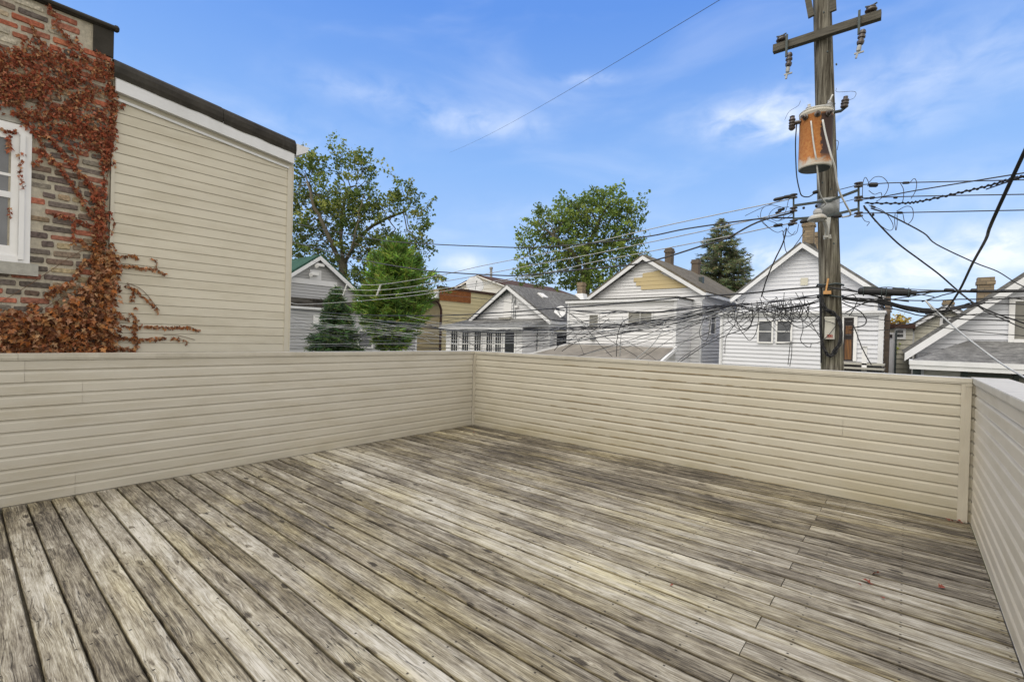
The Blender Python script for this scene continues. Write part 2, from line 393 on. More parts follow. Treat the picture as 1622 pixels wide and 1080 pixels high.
def wood_pole():
    t = NT('weathered_pole_wood'); p = t.obj()
    a = t.noise(t.vmath('MULTIPLY', p, (22, 22, .9)), 1, 7, .7, .4); b = t.noise(t.vmath('MULTIPLY', p, (70, 70, 2.5)), 1, 5, .65)
    n = t.math('ADD', t.math('MULTIPLY', a, .65), t.math('MULTIPLY', b, .35))
    c = t.ramp(t.math('ADD', t.math('MULTIPLY', t.math('SUBTRACT', n, .5), 1.5), .5), [(.33, (.035, .028, .02)), (.45, (.10, .09, .072)), (.56, (.20, .185, .15)), (.70, (.37, .35, .30))])
    s = t.nd('ShaderNodeSeparateXYZ'); t.link(t.pos(), s.inputs[0])
    gr = t.math('MULTIPLY', t.rng(s.outputs[2], 3.8, .8, 0, 1), t.rng(t.noise(p, 2.5, 4), .4, .65))
    c = t.mix(t.math('MULTIPLY', gr, .55), c, t.mix(1, c, (.9, .95, .5, 1), 'MULTIPLY'))
    t.base(c, .9, 0, .15); t.bump(n, 1.0, .03); return t.m
M['pole'] = wood_pole()
M['arm_wood'] = plain('weathered_crossarm', (.10, .092, .075), .85, .45, 3, .5, stretch=(2, 30, 30))
def rust_tank():
    t = NT('rusty_tank_paint'); p = t.obj(); s = t.nd('ShaderNodeSeparateXYZ'); t.link(p, s.inputs[0])
    n = t.noise(p, 5, 9, .72, .6); n2 = t.noise(p, 26, 6, .75)
    hz = t.math('MULTIPLY', s.outputs[2], .875)
    vert = t.math('MULTIPLY', t.rng(hz, -.06, .20, 0, 1, True), t.rng(hz, .67, .61, .0, 1, True))
    m = t.math('ADD', vert, t.math('MULTIPLY', t.math('SUBTRACT', n, .5), 2.1))
    c = t.mix(t.rng(m, .30, .75, 0, 1, True), (.58, .55, .48, 1), t.mix(t.rng(n2, .3, .7), (.62, .30, .10, 1), (.42, .13, .04, 1)))
    n3 = t.noise(p, 7, 8, .7, .5)
    # bare dark rust on the side turned to the pole
    side = t.math('ADD', t.math('MULTIPLY', s.outputs[0], .765), t.math('MULTIPLY', s.outputs[1], .644))
    dm = t.math('ADD', side, t.math('MULTIPLY', t.math('SUBTRACT', n3, .5), .20))
    blot = t.math('MAXIMUM', t.math('MULTIPLY', t.rng(dm, -.05, -.04), t.rng(hz, .06, .14)), t.math('MULTIPLY', t.rng(n, .60, .66), t.rng(hz, .38, .50)))
    blot = t.math('MULTIPLY', blot, t.rng(hz, .65, .61))
    c = t.mix(blot, c, (.085, .055, .052, 1))
    t.base(c, .65, 0, .3); t.bump(n2, .3, .01); return t.m
M['tank'] = rust_tank()
M['grey_paint'] = plain('grey_enamel', (.42, .42, .39), .5, .12, 8, dirt=(.25, .17, .09), dirtamt=.4)
M['box_paint'] = plain('beige_enamel', (.53, .52, .46), .5, .05, 8)
M['red'] = plain('red_lettering', (.55, .06, .03), .6, .05)
M['fresh_wood'] = plain('pale_orange_wood', (.55, .30, .12), .7, .2, 10)
M['ground'] = plain('ground_dirt_grass', (.12, .12, .07), .95, .4, .6, .4)
M['asphalt'] = plain('alley_asphalt', (.10, .10, .098), .9, .25, 2, .3)
def siding_far(name, col, dirty=.25):
    t = NT(name); p = t.pos(); n = t.noise(t.vmath('MULTIPLY', p, (.7, .7, 1.2)), 1, 6, .65)
    c = t.mix(t.rng(n, .35, .72, 0, dirty), col+(1,), (.42, .41, .38, 1))
    t.base(c, .6, 0, .25); return t.m
M['white_siding'] = siding_far('white_clapboard', (.76, .765, .785))
M['white_siding_b'] = siding_far('bluish_white_clapboard', (.68, .695, .74), .15)
M['grey_siding'] = siding_far('grey_clapboard', (.46, .465, .48), .3)
M['dirty_siding'] = siding_far('dirty_white_clapboard', (.56, .565, .57), .6)
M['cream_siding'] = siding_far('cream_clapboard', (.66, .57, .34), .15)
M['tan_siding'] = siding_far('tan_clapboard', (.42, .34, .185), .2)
M['pale_siding'] = siding_far('pale_cream_clapboard', (.56, .54, .45), .2)
M['bare_siding'] = siding_far('bare_yellow_sheathing', (.56, .45, .24), .15)
def shingle(name, col, col2):
    t = NT(name); p = t.obj()
    n = t.noise(t.vmath('MULTIPLY', p, (2.5, 8, 8)), 1, 5, .75); b = t.noise(t.vmath('MULTIPLY', p, (9, 22, 22)), 1, 3, .7)
    l = t.noise(p, .5, 4)
    m = t.math('ADD', t.math('ADD', t.math('MULTIPLY', n, .5), t.math('MULTIPLY', b, .3)), t.math('MULTIPLY', l, .2))
    c = t.ramp(m, [(.38, tuple(x*.5 for x in col)), (.5, col), (.62, col2)])
    t.base(c, .9, 0, .15); t.bump(b, .4, .02); return t.m
M['shingle_grey'] = shingle('grey_shingles', (.14, .14, .14), (.27, .27, .265))
M['shingle_brown'] = shingle('grey_brown_shingles', (.14, .125, .10), (.21, .19, .155))
M['shingle_red'] = shingle('dark_brown_shingles', (.085, .05, .04), (.13, .085, .065))
M['shingle_green'] = shingle('green_shingles', (.035, .085, .065), (.06, .12, .09))
M['roll_roof'] = plain('old_roll_roofing', (.20, .185, .165), .9, .25, 1.2, .3, dirt=(.11, .10, .09), dirtamt=.7)
M['glass'] = plain('dark_window_glass', (.03, .033, .036), .08, .3, 2, spec=.6)
M['glass_grey'] = plain('curtained_window_glass', (.13, .135, .145), .12, .35, 1.5, spec=.6)
M['screen'] = plain('window_screen', (.23, .225, .20), .5, .2, 1.5)
M['door_wood'] = plain('orange_varnished_wood', (.62, .28, .09), .45, .25, 3, stretch=(8, 8, .5))
M['iron'] = plain('dark_iron', (.035, .03, .03), .5, .2)
M['chimney_brick'] = None
def brick_small(name, c1, c2, mortar):
    t = NT(name); g = t.nd('ShaderNodeNewGeometry'); s = t.nd('ShaderNodeSeparateXYZ'); t.link(g.outputs['Position'], s.inputs[0])
    cm = t.nd('ShaderNodeCombineXYZ'); t.link(t.math('ADD', s.outputs[0], s.outputs[1]), cm.inputs[0]); t.link(s.outputs[2], cm.inputs[1])
    b = t.nd('ShaderNodeTexBrick'); t.link(cm.outputs[0], b.inputs['Vector']); b.inputs['Scale'].default_value = 1
    b.inputs['Brick Width'].default_value = .30; b.inputs['Row Height'].default_value = .13; b.inputs['Mortar Size'].default_value = .012; b.inputs['Bias'].default_value = 0
    b.inputs['Color1'].default_value = c1+(1,); b.inputs['Color2'].default_value = c2+(1,); b.inputs['Mortar'].default_value = mortar+(1,)
    n = t.noise(g.outputs['Position'], 3, 6, .7)
    c = t.mix(t.rng(n, .35, .7, 0, .5), b.outputs[0], mortar+(1,))
    t.base(c, .9, 0, .15); return t.m
M['chimney'] = brick_small('tan_chimney_brick', (.36, .28, .185), (.22, .165, .11), (.15, .13, .10))
M['chimney_dark'] = brick_small('brown_chimney_brick', (.17, .125, .095), (.12, .095, .075), (.11, .10, .085))
M['red_brick'] = brick_small('orange_brick_patch', (.40, .16, .055), (.30, .10, .035), (.13, .06, .03))
M['bark'] = plain('tree_bark', (.13, .115, .085), .9, .35, 6, .5, stretch=(3, 3, .6))
M['leaf'] = attr_mat('tree_leaf', .6, .15, 3, 0, .45, .3)
M['needle'] = attr_mat('conifer_needles', .7, .2, 3, 0, .2, .2)
M['redleaf'] = plain('fallen_red_leaf', (.22, .065, .045), .85, .45, 90)

# ---------------------------------------------------------------- ground
GZ = -2.6
mb = MB(); mb.add([(-900, -900, GZ), (900, -900, GZ), (900, 1400, GZ), (-900, 1400, GZ)], [(0, 1, 2, 3)])
tag(mb.build('ground', M['ground'], origin=(0, 0, GZ)), kind='structure')
mb = MB(); mb.add([(-120, .6, GZ+.004), (80, .6, GZ+.004), (80, 5.4, GZ+.004), (-120, 5.4, GZ+.004)], [(0, 1, 2, 3)])
tag(mb.build('alley_road', M['asphalt'], origin=(0, 3, GZ)), kind='structure')

# ---------------------------------------------------------------- deck
DX, DY0 = 5.90, -7.6
def build_deck():
    mb = MB(); P = .1424; W = .1333; nrow = int(-DY0/P); seg = .16
    for i in range(nrow):
        yc = -.012-P*(i+.5)+rng.uniform(-.001, .001)
        js = [1.21+rng.uniform(-.02, .02), 4.90+rng.uniform(-.012, .012)] if i % 2 == 1 else []
        cuts = [.004]+js+[DX-.004]; ph = rng.uniform(0, 9)
        for a, b in zip(cuts[:-1], cuts[1:]):
            a += .0022; b -= .0022
            col = (rng.random(), rng.random(), rng.random()); n = max(2, int((b-a)/seg)); zt = rng.uniform(-.0025, .0015)
            hw = W/2+rng.uniform(-.0012, .0006)
            rows = []
            for k in range(n+1):
                x = a+(b-a)*k/n; w1 = hw+.0016*math.sin(x*3.1+ph)+rng.uniform(-.0008, .0008); w2 = hw+.0016*math.sin(x*2.3+ph*2)+rng.uniform(-.0008, .0008)
                rows.append([(x, yc-w1, -.030), (x, yc-w1, zt-.004), (x, yc-w1+.005, zt-.0004), (x, yc-w1*.4, zt+.0006), (x, yc+w2*.4, zt+.0006), (x, yc+w2-.005, zt-.0004), (x, yc+w2, zt-.004), (x, yc+w2, -.030)])
            vs_ = [p for r_ in rows for p in r_]; fs = []; uvs = []
            for k in range(n):
                for j in range(7):
                    f = (k*8+j, k*8+j+1, (k+1)*8+j+1, (k+1)*8+j); f = f[::-1]
                    fs.append(f); uvs.append([(vs_[q][0], vs_[q][1]-yc) for q in f])
            for e0 in (0, n):
                f = tuple(e0*8+j for j in range(8)); f = f if e0 else f[::-1]
                fs.append(f); uvs.append([(vs_[q][0], vs_[q][1]-yc) for q in f])
            mb.add(vs_, fs, col, uvs)
    o = mb.build('deck_floor', M['deck'], origin=(0, 0, 0)); tag(o, kind='structure')
    mb = MB(); mb.box((-.01, DY0, -.30), (DX+.01, .0, -.042))
    tag(mb.build('deck_base', M['bark'], origin=(0, 0, -.3)), kind='structure')
build_deck()

# ---------------------------------------------------------------- parapets
HP = 1.217
def dutch_panels(mb, P, u0, u1, e, n, seams, dep=.014, z0=0.0):
    """P(u, off, z); every panel is two courses of dutch lap"""
    prof = [(0, -.004), (0, 0), (.001, 1.12), (.03, 1.0), (.64, 1), (.70, .93), (.84, .25), (.90, .05), (.955, 0), (.962, -.02), (1.0, -.02)]
    for c in range(n):
        sm = seams.get(c//2, [])
        cuts = [u0]+sm+[u1]
        for k, (a, b) in enumerate(zip(cuts[:-1], cuts[1:])):
            if k: a += .0013
            pr = .0018*(k % 2)
            vs_ = []; zz = z0+c*e
            m = max(1, int((b-a)/.45))
            for q in range(m+1):
                u = a+(b-a)*q/m; w = .0007*mnoise.noise(Vector((u*2.1, c*1.7, z0*3+n)))
                for h, o in prof: vs_.append(P(u, (o*dep if o > -.01 else -.008)+pr+w*(1 if o > .5 else 0), zz+h*e))
            L = len(prof)
            mb.add(vs_, [(q*L+j, (q+1)*L+j, (q+1)*L+j+1, q*L+j+1) for q in range(m) for j in range(L-1)])
            mb.add([P(b, -.01, zz), P(b, dep+pr, zz+.002), P(b, dep+pr, zz+.66*e), P(b, 0+pr, zz+.9*e)], [(0, 1, 2, 3)])
def parapets():
    # left parapet: face X=0, runs in Y
    t = thing('parapet_wall', (-.09, -3.5, 0), 'left deck parapet in beige vinyl siding, in front of the ivy-covered brick building', 'parapet')
    mb = MB(); mb.box((-.17, .10, -.04), (-.014, DY0, HP-.036)); mb.build('wall_core', M['trim'], t)
    seam = lambda x, y: atX(x, y, 0)[1]
    mb = MB(); S = {0: [seam(119, 770)], 1: [seam(430, 650)], 3: [seam(520, 620)], 4: [seam(130, 640)], 5: [seam(39, 600)]}
    S = {k: [-v for v in s] for k, s in S.items()}
    dutch_panels(mb, lambda u, o, z: (-.014+o, -u, z+.006), .03, -DY0, EA, 12, S)
    mb.build('siding', M['vinyl_a'], t)
    mb = MB(); y0 = DY0; ys = [DY0, -5.2, -1.46, -.006]
    for a, b in zip(ys[:-1], ys[1:]):
        mb.box((-.185, a+.001, HP-.036), (.014, b-.001, HP)); mb.box((-.004, a+.001, HP-.050), (.009, b-.001, HP-.036))
    mb.build('cap', M['cap'], t)
    # far parapet: face Y=0
    t = thing('parapet_wall', (2.9, .09, 0), 'far deck parapet of stained beige vinyl siding, between the two side parapets', 'parapet')
    mb = MB(); mb.box((.0, .014, -.04), (DX+.2, .17, HP-.036)); mb.build('wall_core', M['trim'], t)
    seam = lambda x, y: atY(x, y, 0)[0]
    mb = MB(); S = {5: [seam(934, 585)], 4: [seam(1069, 615)], 3: [seam(843, 622), seam(1335, 670)], 2: [seam(1030, 663)], 1: [seam(931, 680)], 0: [seam(1077, 720)]}
    dutch_panels(mb, lambda u, o, z: (u, .014-o, z+.006), .03, DX, EA, 12, S)
    mb.build('siding', M['vinyl_b'], t)
    mb = MB(); xs = [-.0, seam(1028, 566), DX-.018]
    for a, b in zip(xs[:-1], xs[1:]):
        mb.box((a+.0012, -.014, HP-.036), (b-.0012, .185, HP)); mb.box((a+.001, -.009, HP-.050), (b-.001, .004, HP-.036))
    mb.box((-.185, -.005, HP-.036), (-.0005, .185, HP-.0005))
    mb.build('cap', M['cap'], t)
    mb = MB(); mb.box((.0, -.026, .002), (.030, .0, HP-.052)); mb.box((.0005, -.008, .002), (.040, .0005, HP-.0525))
    mb.build('corner_post', M['trim'], t)
    mb = MB(); mb.box((DX-.085, -.019, .004), (DX-.022, .0, HP-.053)); mb.box((DX-.055, -.030, .003), (DX-.022, -.019, HP-.053)); mb.box((DX-.058, -.034, HP-.066), (DX-.02, -.018, HP-.0505))
    mb.build('corner_post', M['trim'], t)
    # right parapet: face X=DX
    t = thing('parapet_wall', (DX+.1, -3.5, 0), 'right deck parapet in pale beige vinyl siding with a wide white metal cap', 'parapet')
    mb = MB(); mb.box((DX+.014, .012, -.04), (DX+.20, DY0, HP-.036)); mb.build('wall_core', M['trim'], t)
    mb = MB(); dutch_panels(mb, lambda u, o, z: (DX+.014-o, -u, z+.006), .0, -DY0, EA, 12, {1: [2.9], 4: [1.8], 2: [3.3]})
    mb.build('siding', M['vinyl_c'], t)
    mb = MB(); mb.box((DX-.016, DY0, HP-.040), (DX+.004, .19, HP+.001)); mb.box((DX-.008, DY0, HP-.052), (DX+.006, .012, HP-.040))
    mb.build('cap_edge', M['cap'], t)
    mb = MB(); mb.add([(DX-.012, DY0, HP+.001), (DX+.215, DY0, HP+.003), (DX+.215, .19, HP+.003), (DX-.012, .19, HP+.001), (DX-.012, DY0, HP+.005), (DX+.215, DY0, HP+.007), (DX+.215, .19, HP+.007), (DX-.012, .19, HP+.005)],
                      [(3, 2, 1, 0), (4, 5, 6, 7), (0, 1, 5, 4), (1, 2, 6, 5), (2, 3, 7, 6), (3, 0, 4, 7)])
    mb.build('cap', M['cap_top'], t)
parapets()

# ---------------------------------------------------------------- faces (planes) for buildings
class Face:
    """wall plane: axis 'Y' faces -Y (u = X); axis 'X' faces +X (u = Y)"""
    def __init__(s, ax, c): s.ax, s.c = ax, c
    def P(s, u, z, o=0): return (u, s.c-o, z) if s.ax == 'Y' else (s.c+o, u, z)
    def px(s, x, y, o=0):
        if s.ax == 'Y': p = atY(x, y, s.c-o); return p[0], p[2]
        p = atX(x, y, s.c+o); return p[1], p[2]
    def box(s, mb, u0, u1, z0, z1, o0, o1, col=None):
        mb.box(s.P(u0, z0, o0), s.P(u1, z1, o1), col)
def clip(poly, z, keep_above):
    out = []
    for i in range(len(poly)):
        a, b = poly[i], poly[(i+1) % len(poly)]
        ia = a[1] >= z if keep_above else a[1] <= z; ib = b[1] >= z if keep_above else b[1] <= z
        if ia: out.append(a)
        if ia != ib:
            t = (z-a[1])/(b[1]-a[1]); out.append((a[0]+(b[0]-a[0])*t, z))
    return out
def lap(mb, F, poly, e, t=.04, o=-.025):
    zs = [p[1] for p in poly]; z = min(zs); top = max(zs)
    while z < top-1e-4:
        q = clip(clip(poly, z, True), min(z+e, top), False)
        if len(q) >= 3:
            mb.add([F.P(u, w, o+t*(1-(w-z)/e)) for u, w in q], [tuple(range(len(q)))])
            lo = [u for u, w in q if abs(w-z) < 1e-5]
            if len(lo) >= 2:
                a, b = min(lo), max(lo); mb.add([F.P(a, z, o+t), F.P(b, z, o+t), F.P(b, z, o-.02), F.P(a, z, o-.02)], [(0, 1, 2, 3)])
        z += e
def solid(mb, F, poly, depth, o=0):
    n = len(poly); vs_ = [F.P(u, z, o) for u, z in poly]+[F.P(u, z, o-depth) for u, z in poly]
    mb.add(vs_, [tuple(range(n)), tuple(range(2*n-1, n-1, -1))]+[(i, i+n, (i+1) % n+n, (i+1) % n) for i in range(n)])
def window(par, F, u0, u1, z0, z1, fr=.09, mat='glass', framemat='white_paint', bars=0, hbar=True, name='window', vb=0, o=.02):
    mb = MB(); D = .05
    F.box(mb, u0-fr, u0, z0-fr, z1+fr, o-.03, o+D); F.box(mb, u1, u1+fr, z0-fr, z1+fr, o-.03, o+D)
    F.box(mb, u0, u1, z1, z1+fr, o-.03, o+D-.002); F.box(mb, u0, u1, z0-fr, z0, o-.03, o+D+.015)
    if hbar: F.box(mb, u0, u1, (z0+z1)/2-.02, (z0+z1)/2+.02, o-.01, o+.025)
    for k in range(vb): uu = u0+(u1-u0)*(k+1)/(vb+1); F.box(mb, uu-.013, uu+.013, z0, z1, o-.01, o+.02)
    w = mb.build(name, M[framemat], par)
    mb = MB(); F.box(mb, u0, u1, z0, z1, o-.03, o); mb.build('pane', M[mat], w)
    if bars:
        mb = MB()
        for k in range(bars): uu = u0+(u1-u0)*(k+.5)/bars; F.box(mb, uu-.012, uu+.012, z0-.03, z1+.03, o+D+.02, o+D+.045)
        for zz in (z0+.05, z1-.05, (z0+z1)/2): F.box(mb, u0-.03, u1+.03, zz-.014, zz+.014, o+D+.022, o+D+.043)
        mb.build('security_bars', M['iron'], w)
    return w
def roof_slab(F, u0, z0, u1, z1, length, over=.35, th=.14):
    """one slope: eave (u0,z0) to ridge (u1,z1), running back from the face"""
    mb = MB(); d = Vector((u1-u0, z1-z0)).normalized(); n = Vector((-d[1], d[0]))
    if n[1] < 0: n = -n
    a = (u0, z0); b = (u1, z1); a2 = (u0+n[0]*th, z0+n[1]*th); b2 = (u1+n[0]*th, z1+n[1]*th)
    poly = [a, b, b2, a2]
    solid(mb, F, poly, length+over, over); return mb
def rake(mb, F, u0, z0, u1, z1, h=.2, over=.35, proud=.035, drop=.0):
    """white board under the roof edge"""
    poly = [(u0, z0-drop), (u1, z1-drop), (u1, z1-h-drop), (u0, z0-h-drop)]
    solid(mb, F, poly, .04+proud, over+proud)
def chimney(par, F_pt, w, d, z0, z1, mat='chimney', name='chimney', capw=.05):
    x, y = F_pt; mb = MB(); mb.box((x-w/2, y, z0), (x+w/2, y+d, z1-.28)); mb.box((x-w/2-capw, y-capw, z1-.28), (x+w/2+capw, y+d+capw, z1-.14)); mb.box((x-w/2-.012, y-.012, z1-.14), (x+w/2+.012, y+d+.012, z1))
    return mb.build(name, M[mat], par)

# ---------------------------------------------------------------- next-door brick building, addition and vine
FB = Face('X', -.95)
def neighbour():
    YB = -4.50
    zb = GZ
    top = FB.px(60, 0)[1]
    t = thing('brick_building', (-3, -6.5, GZ), 'old brown brick building with a white window, half covered in red-brown vine', 'building')
    ztop = 4.52
    mb = MB(); mb.box((-6, -12, zb), (-.960, YB, ztop)); mb.build('wall', M['mortar'], t)
    # window opening is laid over: bricks skip it
    wu1, wz0 = FB.px(47, 413); wu1 -= .078; wz1 = FB.px(24, 212)[1]; wu0 = wu1-1.05
    mb = MB(); row = 0; z = .86; pr = .0795
    pal = [(.16, .115, .09), (.21, .165, .125), (.13, .11, .095), (.30, .13, .09), (.38, .14, .09), (.28, .21, .14), (.19, .17, .14), (.15, .125, .11), (.33, .27, .17), (.14, .11, .10)]
    upper = [(.40, .13, .075), (.42, .34, .24), (.34, .13, .08), (.19, .14, .11), (.46, .42, .34), (.44, .16, .09), (.36, .15, .10)]
    while z < ztop-.05:
        off = (row % 2)*.11+rng.uniform(-.02, .02); header = row % 6 == 5
        u = YB-.012-off*.4
        while u > -6.3:
            L = (.098 if header else .205)+rng.uniform(-.018, .012); h = .052+rng.uniform(-.007, .006)
            a, b = u-L, u; g = .015+rng.uniform(0, .008)
            inside = (wu0-.02 < a < wu1+.16 or wu0-.02 < b < wu1+.02) and wz0-.06 < z+.03 < wz1+.34 and b < wu1+.17 and a < wu1+.10
            if z > 4.22 and b > -4.66: inside = True
            if not inside:
                p = pal if (z < 3.4 or rng.random() < .35) else upper
                c = rng.choice(p); k = rng.uniform(.85, 1.25); c = tuple(x*k for x in c)
                ch = .007; x0, x1 = -.99, -.952+rng.uniform(-.006, .004)
                z1 = z+h; j = lambda: rng.uniform(-.004, .004)
                # face with chamfered, worn edge; 8-gon front
                fr = [(x1, a+ch+j(), z+j()), (x1, b-ch+j(), z+j()), (x1, b+j()*.3, z+ch*1.3), (x1, b+j()*.3, z1-ch*1.3), (x1, b-ch+j(), z1+j()), (x1, a+ch+j(), z1+j()), (x1, a+j()*.3, z1-ch*1.3), (x1, a+j()*.3, z+ch*1.3)]
                n = 8; cy, cz = (a+b)/2, (z+z1)/2
                inn = [(x1+.0025, cy+(y_-cy)*.93, cz+(z_-cz)*.82) for _, y_, z_ in fr]; bk = [(x0, cy+(y_-cy)*1.01, cz+(z_-cz)*1.04) for _, y_, z_ in fr]; fr = [(x1-.004, y_, z_) for _, y_, z_ in fr]
                mb.add(inn+fr+bk, [tuple(range(8))]+[(q, q+8, (q+1) % 8+8, (q+1) % 8) for q in range(8)]+[(q+8, q+16, (q+1) % 8+16, (q+1) % 8+8) for q in range(8)], c)
            u -= L+g
        z += pr; row += 1
    tag(mb.build('brick_face', M['brick'], t))
    # window
    mb = MB(); F = FB
    def bx(u0, u1, z0, z1, o0, o1): F.box(mb, u0, u1, z0, z1, o0, o1)
    bx(wu1, wu1+.078, wz0-.03, wz1+.09, -.04, .012); bx(wu1-.0, wu1+.035, wz0, wz1, -.04, .028)
    bx(wu0-.10, wu0, wz0-.03, wz1+.09, -.04, .012); bx(wu0, wu1, wz1, wz1+.09, -.04, .010); bx(wu0, wu1, wz0-.03, wz0+.03, -.04, .02)
    mb2 = mb; w = mb.build('window_frame', M['white_paint'], t)
    mb = MB(); zm = (wz0+wz1)/2-.02
    F.box(mb, wu1-.055, wu1, wz0+.03, wz1, -.04, .006); F.box(mb, wu0, wu0+.075, wz0+.03, wz1, -.04, .006)
    F.box(mb, wu0+.075, wu1-.055, wz1-.06, wz1, -.04, .004); F.box(mb, wu0+.075, wu1-.055, zm, zm+.055, -.04, .008); F.box(mb, wu0+.075, wu1-.055, wz0+.03, wz0+.12, -.04, .005)
    F.box(mb, wu0+.075, wu1-.055, zm+.20, zm+.225, -.04, -.002)
    mb.build('sash', M['white_paint'], w)
    mb = MB(); F.box(mb, wu0+.07, wu1-.07, wz0+.1, wz1-.05, -.04, -.006); mb.build('pane', M['glass_grey'], w)
    mb = MB(); su = F.px(60, 425)[0]; F.box(mb, wu0-.3, su, wz0-.145, wz0-.031, -.06, .045); mb.build('window_sill', M['concrete'], t)
    mb = MB(); F.box(mb, wu0-.3, wu1+.07, wz1+.10, wz1+.24, -.06, .005); mb.build('lintel', M['concrete'], t)
    # coping
    mb = MB(); a = F.px(60, 0); b = F.px(178, 42)
    p0, p1 = (F.P(-9, ztop+.03, .03)), F.P(YB+.02, ztop+.03, .03)
    mb.tube([p0, F.P(-6.4, ztop+.035, .03), F.P(-5.3, ztop+.03, .028), p1], .024, 8)
    mb.box((-6, -12, ztop), (-.925, YB+.005, ztop+.03))
    mb.lathe(F.P(YB-.0, ztop+.03, .02), (0, 1, 0), [(0, .02), (.01, .036), (.03, .036), (.045, .02)], 8)
    F.box(mb, -4.655, YB+.006, 4.25, ztop, -.06, .010)
    mb.build('black_coping', M['black_roof'], t)
    # ---- siding addition
    t = thing('siding_addition', (-3.5, -3.6, GZ), 'beige sided addition with a sloping black-edged roof, right of the brick building', 'building')
    YR = FB.px(461, 400)[0]
    zl, zr = FB.px(178, 157)[1], FB.px(452, 266)[1]
    roofz = lambda y: zl+(zr-zl)*(y-(-4.5))/(-2.71+4.5)
    mb = MB(); mb.hexa([(-6, YB+.004, zb), (-.955, YB+.004, zb), (-.955, YR-.01, zb), (-6, YR-.01, zb), (-6, YB+.004, roofz(YB)+.26), (-.955, YB+.004, roofz(YB)+.26), (-.955, YR-.01, roofz(YR)+.22), (-6, YR-.01, roofz(YR)+.22)])
    mb.build('wall', M['trim_n'], t)
    mb = MB(); e = NE; z = NZ-e*6
    uR = YR-.075; uL = YB+.035
    while z < zl:
        q = clip(clip([(uL, z), (uR, z), (uR, roofz(uR)), (uL, roofz(uL))], z, True), z+e, False) if z+e > zr-.1 else [(uL, z), (uR, z), (uR, z+e), (uL, z+e)]
        if z+e > roofz(uL): q = [p for p in q]
        if len(q) >= 3:
            q2 = []
            for i in range(len(q)):
                q2.append(q[i])
            def O(w): h = (w-z)/e; return .013 if h < .93 else .013*(1-(h-.93)/.07)*.6
            # split at 93% height for the tight lock line
            for lo_, hi_ in ((z, z+.92*e), (z+.92*e, z+e)):
                r_ = clip(clip(q, lo_, True), hi_, False)
                if len(r_) >= 3: mb.add([F.P(u, w, (.012*(1-.35*(w-z)/e) if w < z+.921*e and hi_ < z+e else (.008 if w < z+.93*e else .001))) for u, w in r_], [tuple(range(len(r_)))])
            lo = [u for u, w in q if abs(w-z) < 1e-5]
            if len(lo) >= 2: mb.add([F.P(min(lo), z, .012), F.P(max(lo), z, .012), F.P(max(lo), z, -.004), F.P(min(lo), z, -.004)], [(0, 1, 2, 3)])
        z += e
    mb.build('siding', M['vinyl_n'], t)
    mb = MB(); F.box(mb, uR, YR, zb, roofz(YR)+.05, -.01, .020); F.box(mb, YB+.004, YB+.034, zb, roofz(YB)-.02, -.01, .018)
    F.box(mb, YR-.012, YR, zb, roofz(YR)+.04, -.01, .028)
    mb.build('corner_trim', M['trim_n'], t)
    # rake: small white strip, soffit band, white fascia, black edge
    def band(u0, u1, z0f, z1f, o0, o1):
        mb.hexa([F.P(u0, z0f(u0), o0), F.P(u0, z0f(u0), o1), F.P(u1, z0f(u1), o1), F.P(u1, z0f(u1), o0), F.P(u0, z1f(u0), o0), F.P(u0, z1f(u0), o1), F.P(u1, z1f(u1), o1), F.P(u1, z1f(u1), o0)])
    YF = YR+.0
    mb = MB(); band(YB+.01, uR+.01, lambda u: roofz(u)-.004, lambda u: roofz(u)+.022, -.01, .030); mb.build('rake_strip', M['white_metal'], t)
    mb = MB(); band(YB+.01, YF-.004, lambda u: roofz(u)+.022, lambda u: roofz(u)+.12, -.02, .018); mb.build('soffit', M['soffit'], t)
    mb = MB(); band(YB+.02, YF-.02, lambda u: roofz(u)+.072, lambda u: roofz(u)+.228, .018, .078); mb.build('fascia', M['white_metal'], t)
    mb = MB(); cut = FB.px(350, 170)[0]
    for a, b, dz in ((YB+.0, cut-.002, 0), (cut+.002, YF-.004, -.004)):
        n = 12
        for k in range(n):
            u0, u1 = a+(b-a)*k/n, a+(b-a)*(k+1)/n
            w0, w1 = .012*mnoise.noise(Vector((u0*5, 0, 0))), .012*mnoise.noise(Vector((u1*5, 0, 0)))
            prof = [(.205, .085), (.26, .098), (.32, .092), (.37, .07), (.405, .03), (.42, -.05), (.42, -.5)]
            vs_ = [F.P(u0, roofz(u0)+h+dz+(w0 if i == 0 else 0), o) for i, (h, o) in enumerate(prof)]+[F.P(u1, roofz(u1)+h+dz+(w1 if i == 0 else 0), o) for i, (h, o) in enumerate(prof)]
            mb.add(vs_, [(i, i+7, i+8, i+1) for i in range(6)])
    mb.box((-6, YB+.004, roofz(YR)+.2), (-1.0, YF-.006, roofz(YR)+.38))
    mb.add([F.P(YF-.004, roofz(YF)+h, o) for h, o in [(.205, .085), (.26, .098), (.32, .092), (.37, .07), (.405, .03), (.42, -.05), (.205, -.05)]], [tuple(range(7))])
    mb.build('black_roof_edge', M['black_roof'], t, smooth=False)
    # eave gutter overhang at the far end
    mb = MB(); g0 = YF+.001; g1 = YF+.15; zt = roofz(YF)+.345
    mb.hexa([(-6, g0, zt-.16), (-.86, g0, zt-.16), (-.86, g1, zt-.07), (-6, g1, zt-.07), (-6, g0, zt), (-.86, g0, zt), (-.86, g1+.02, zt-.005), (-6, g1+.02, zt-.005)])
    mb.build('gutter', M['white_metal'], t)
    return wu1
WU1 = neighbour()

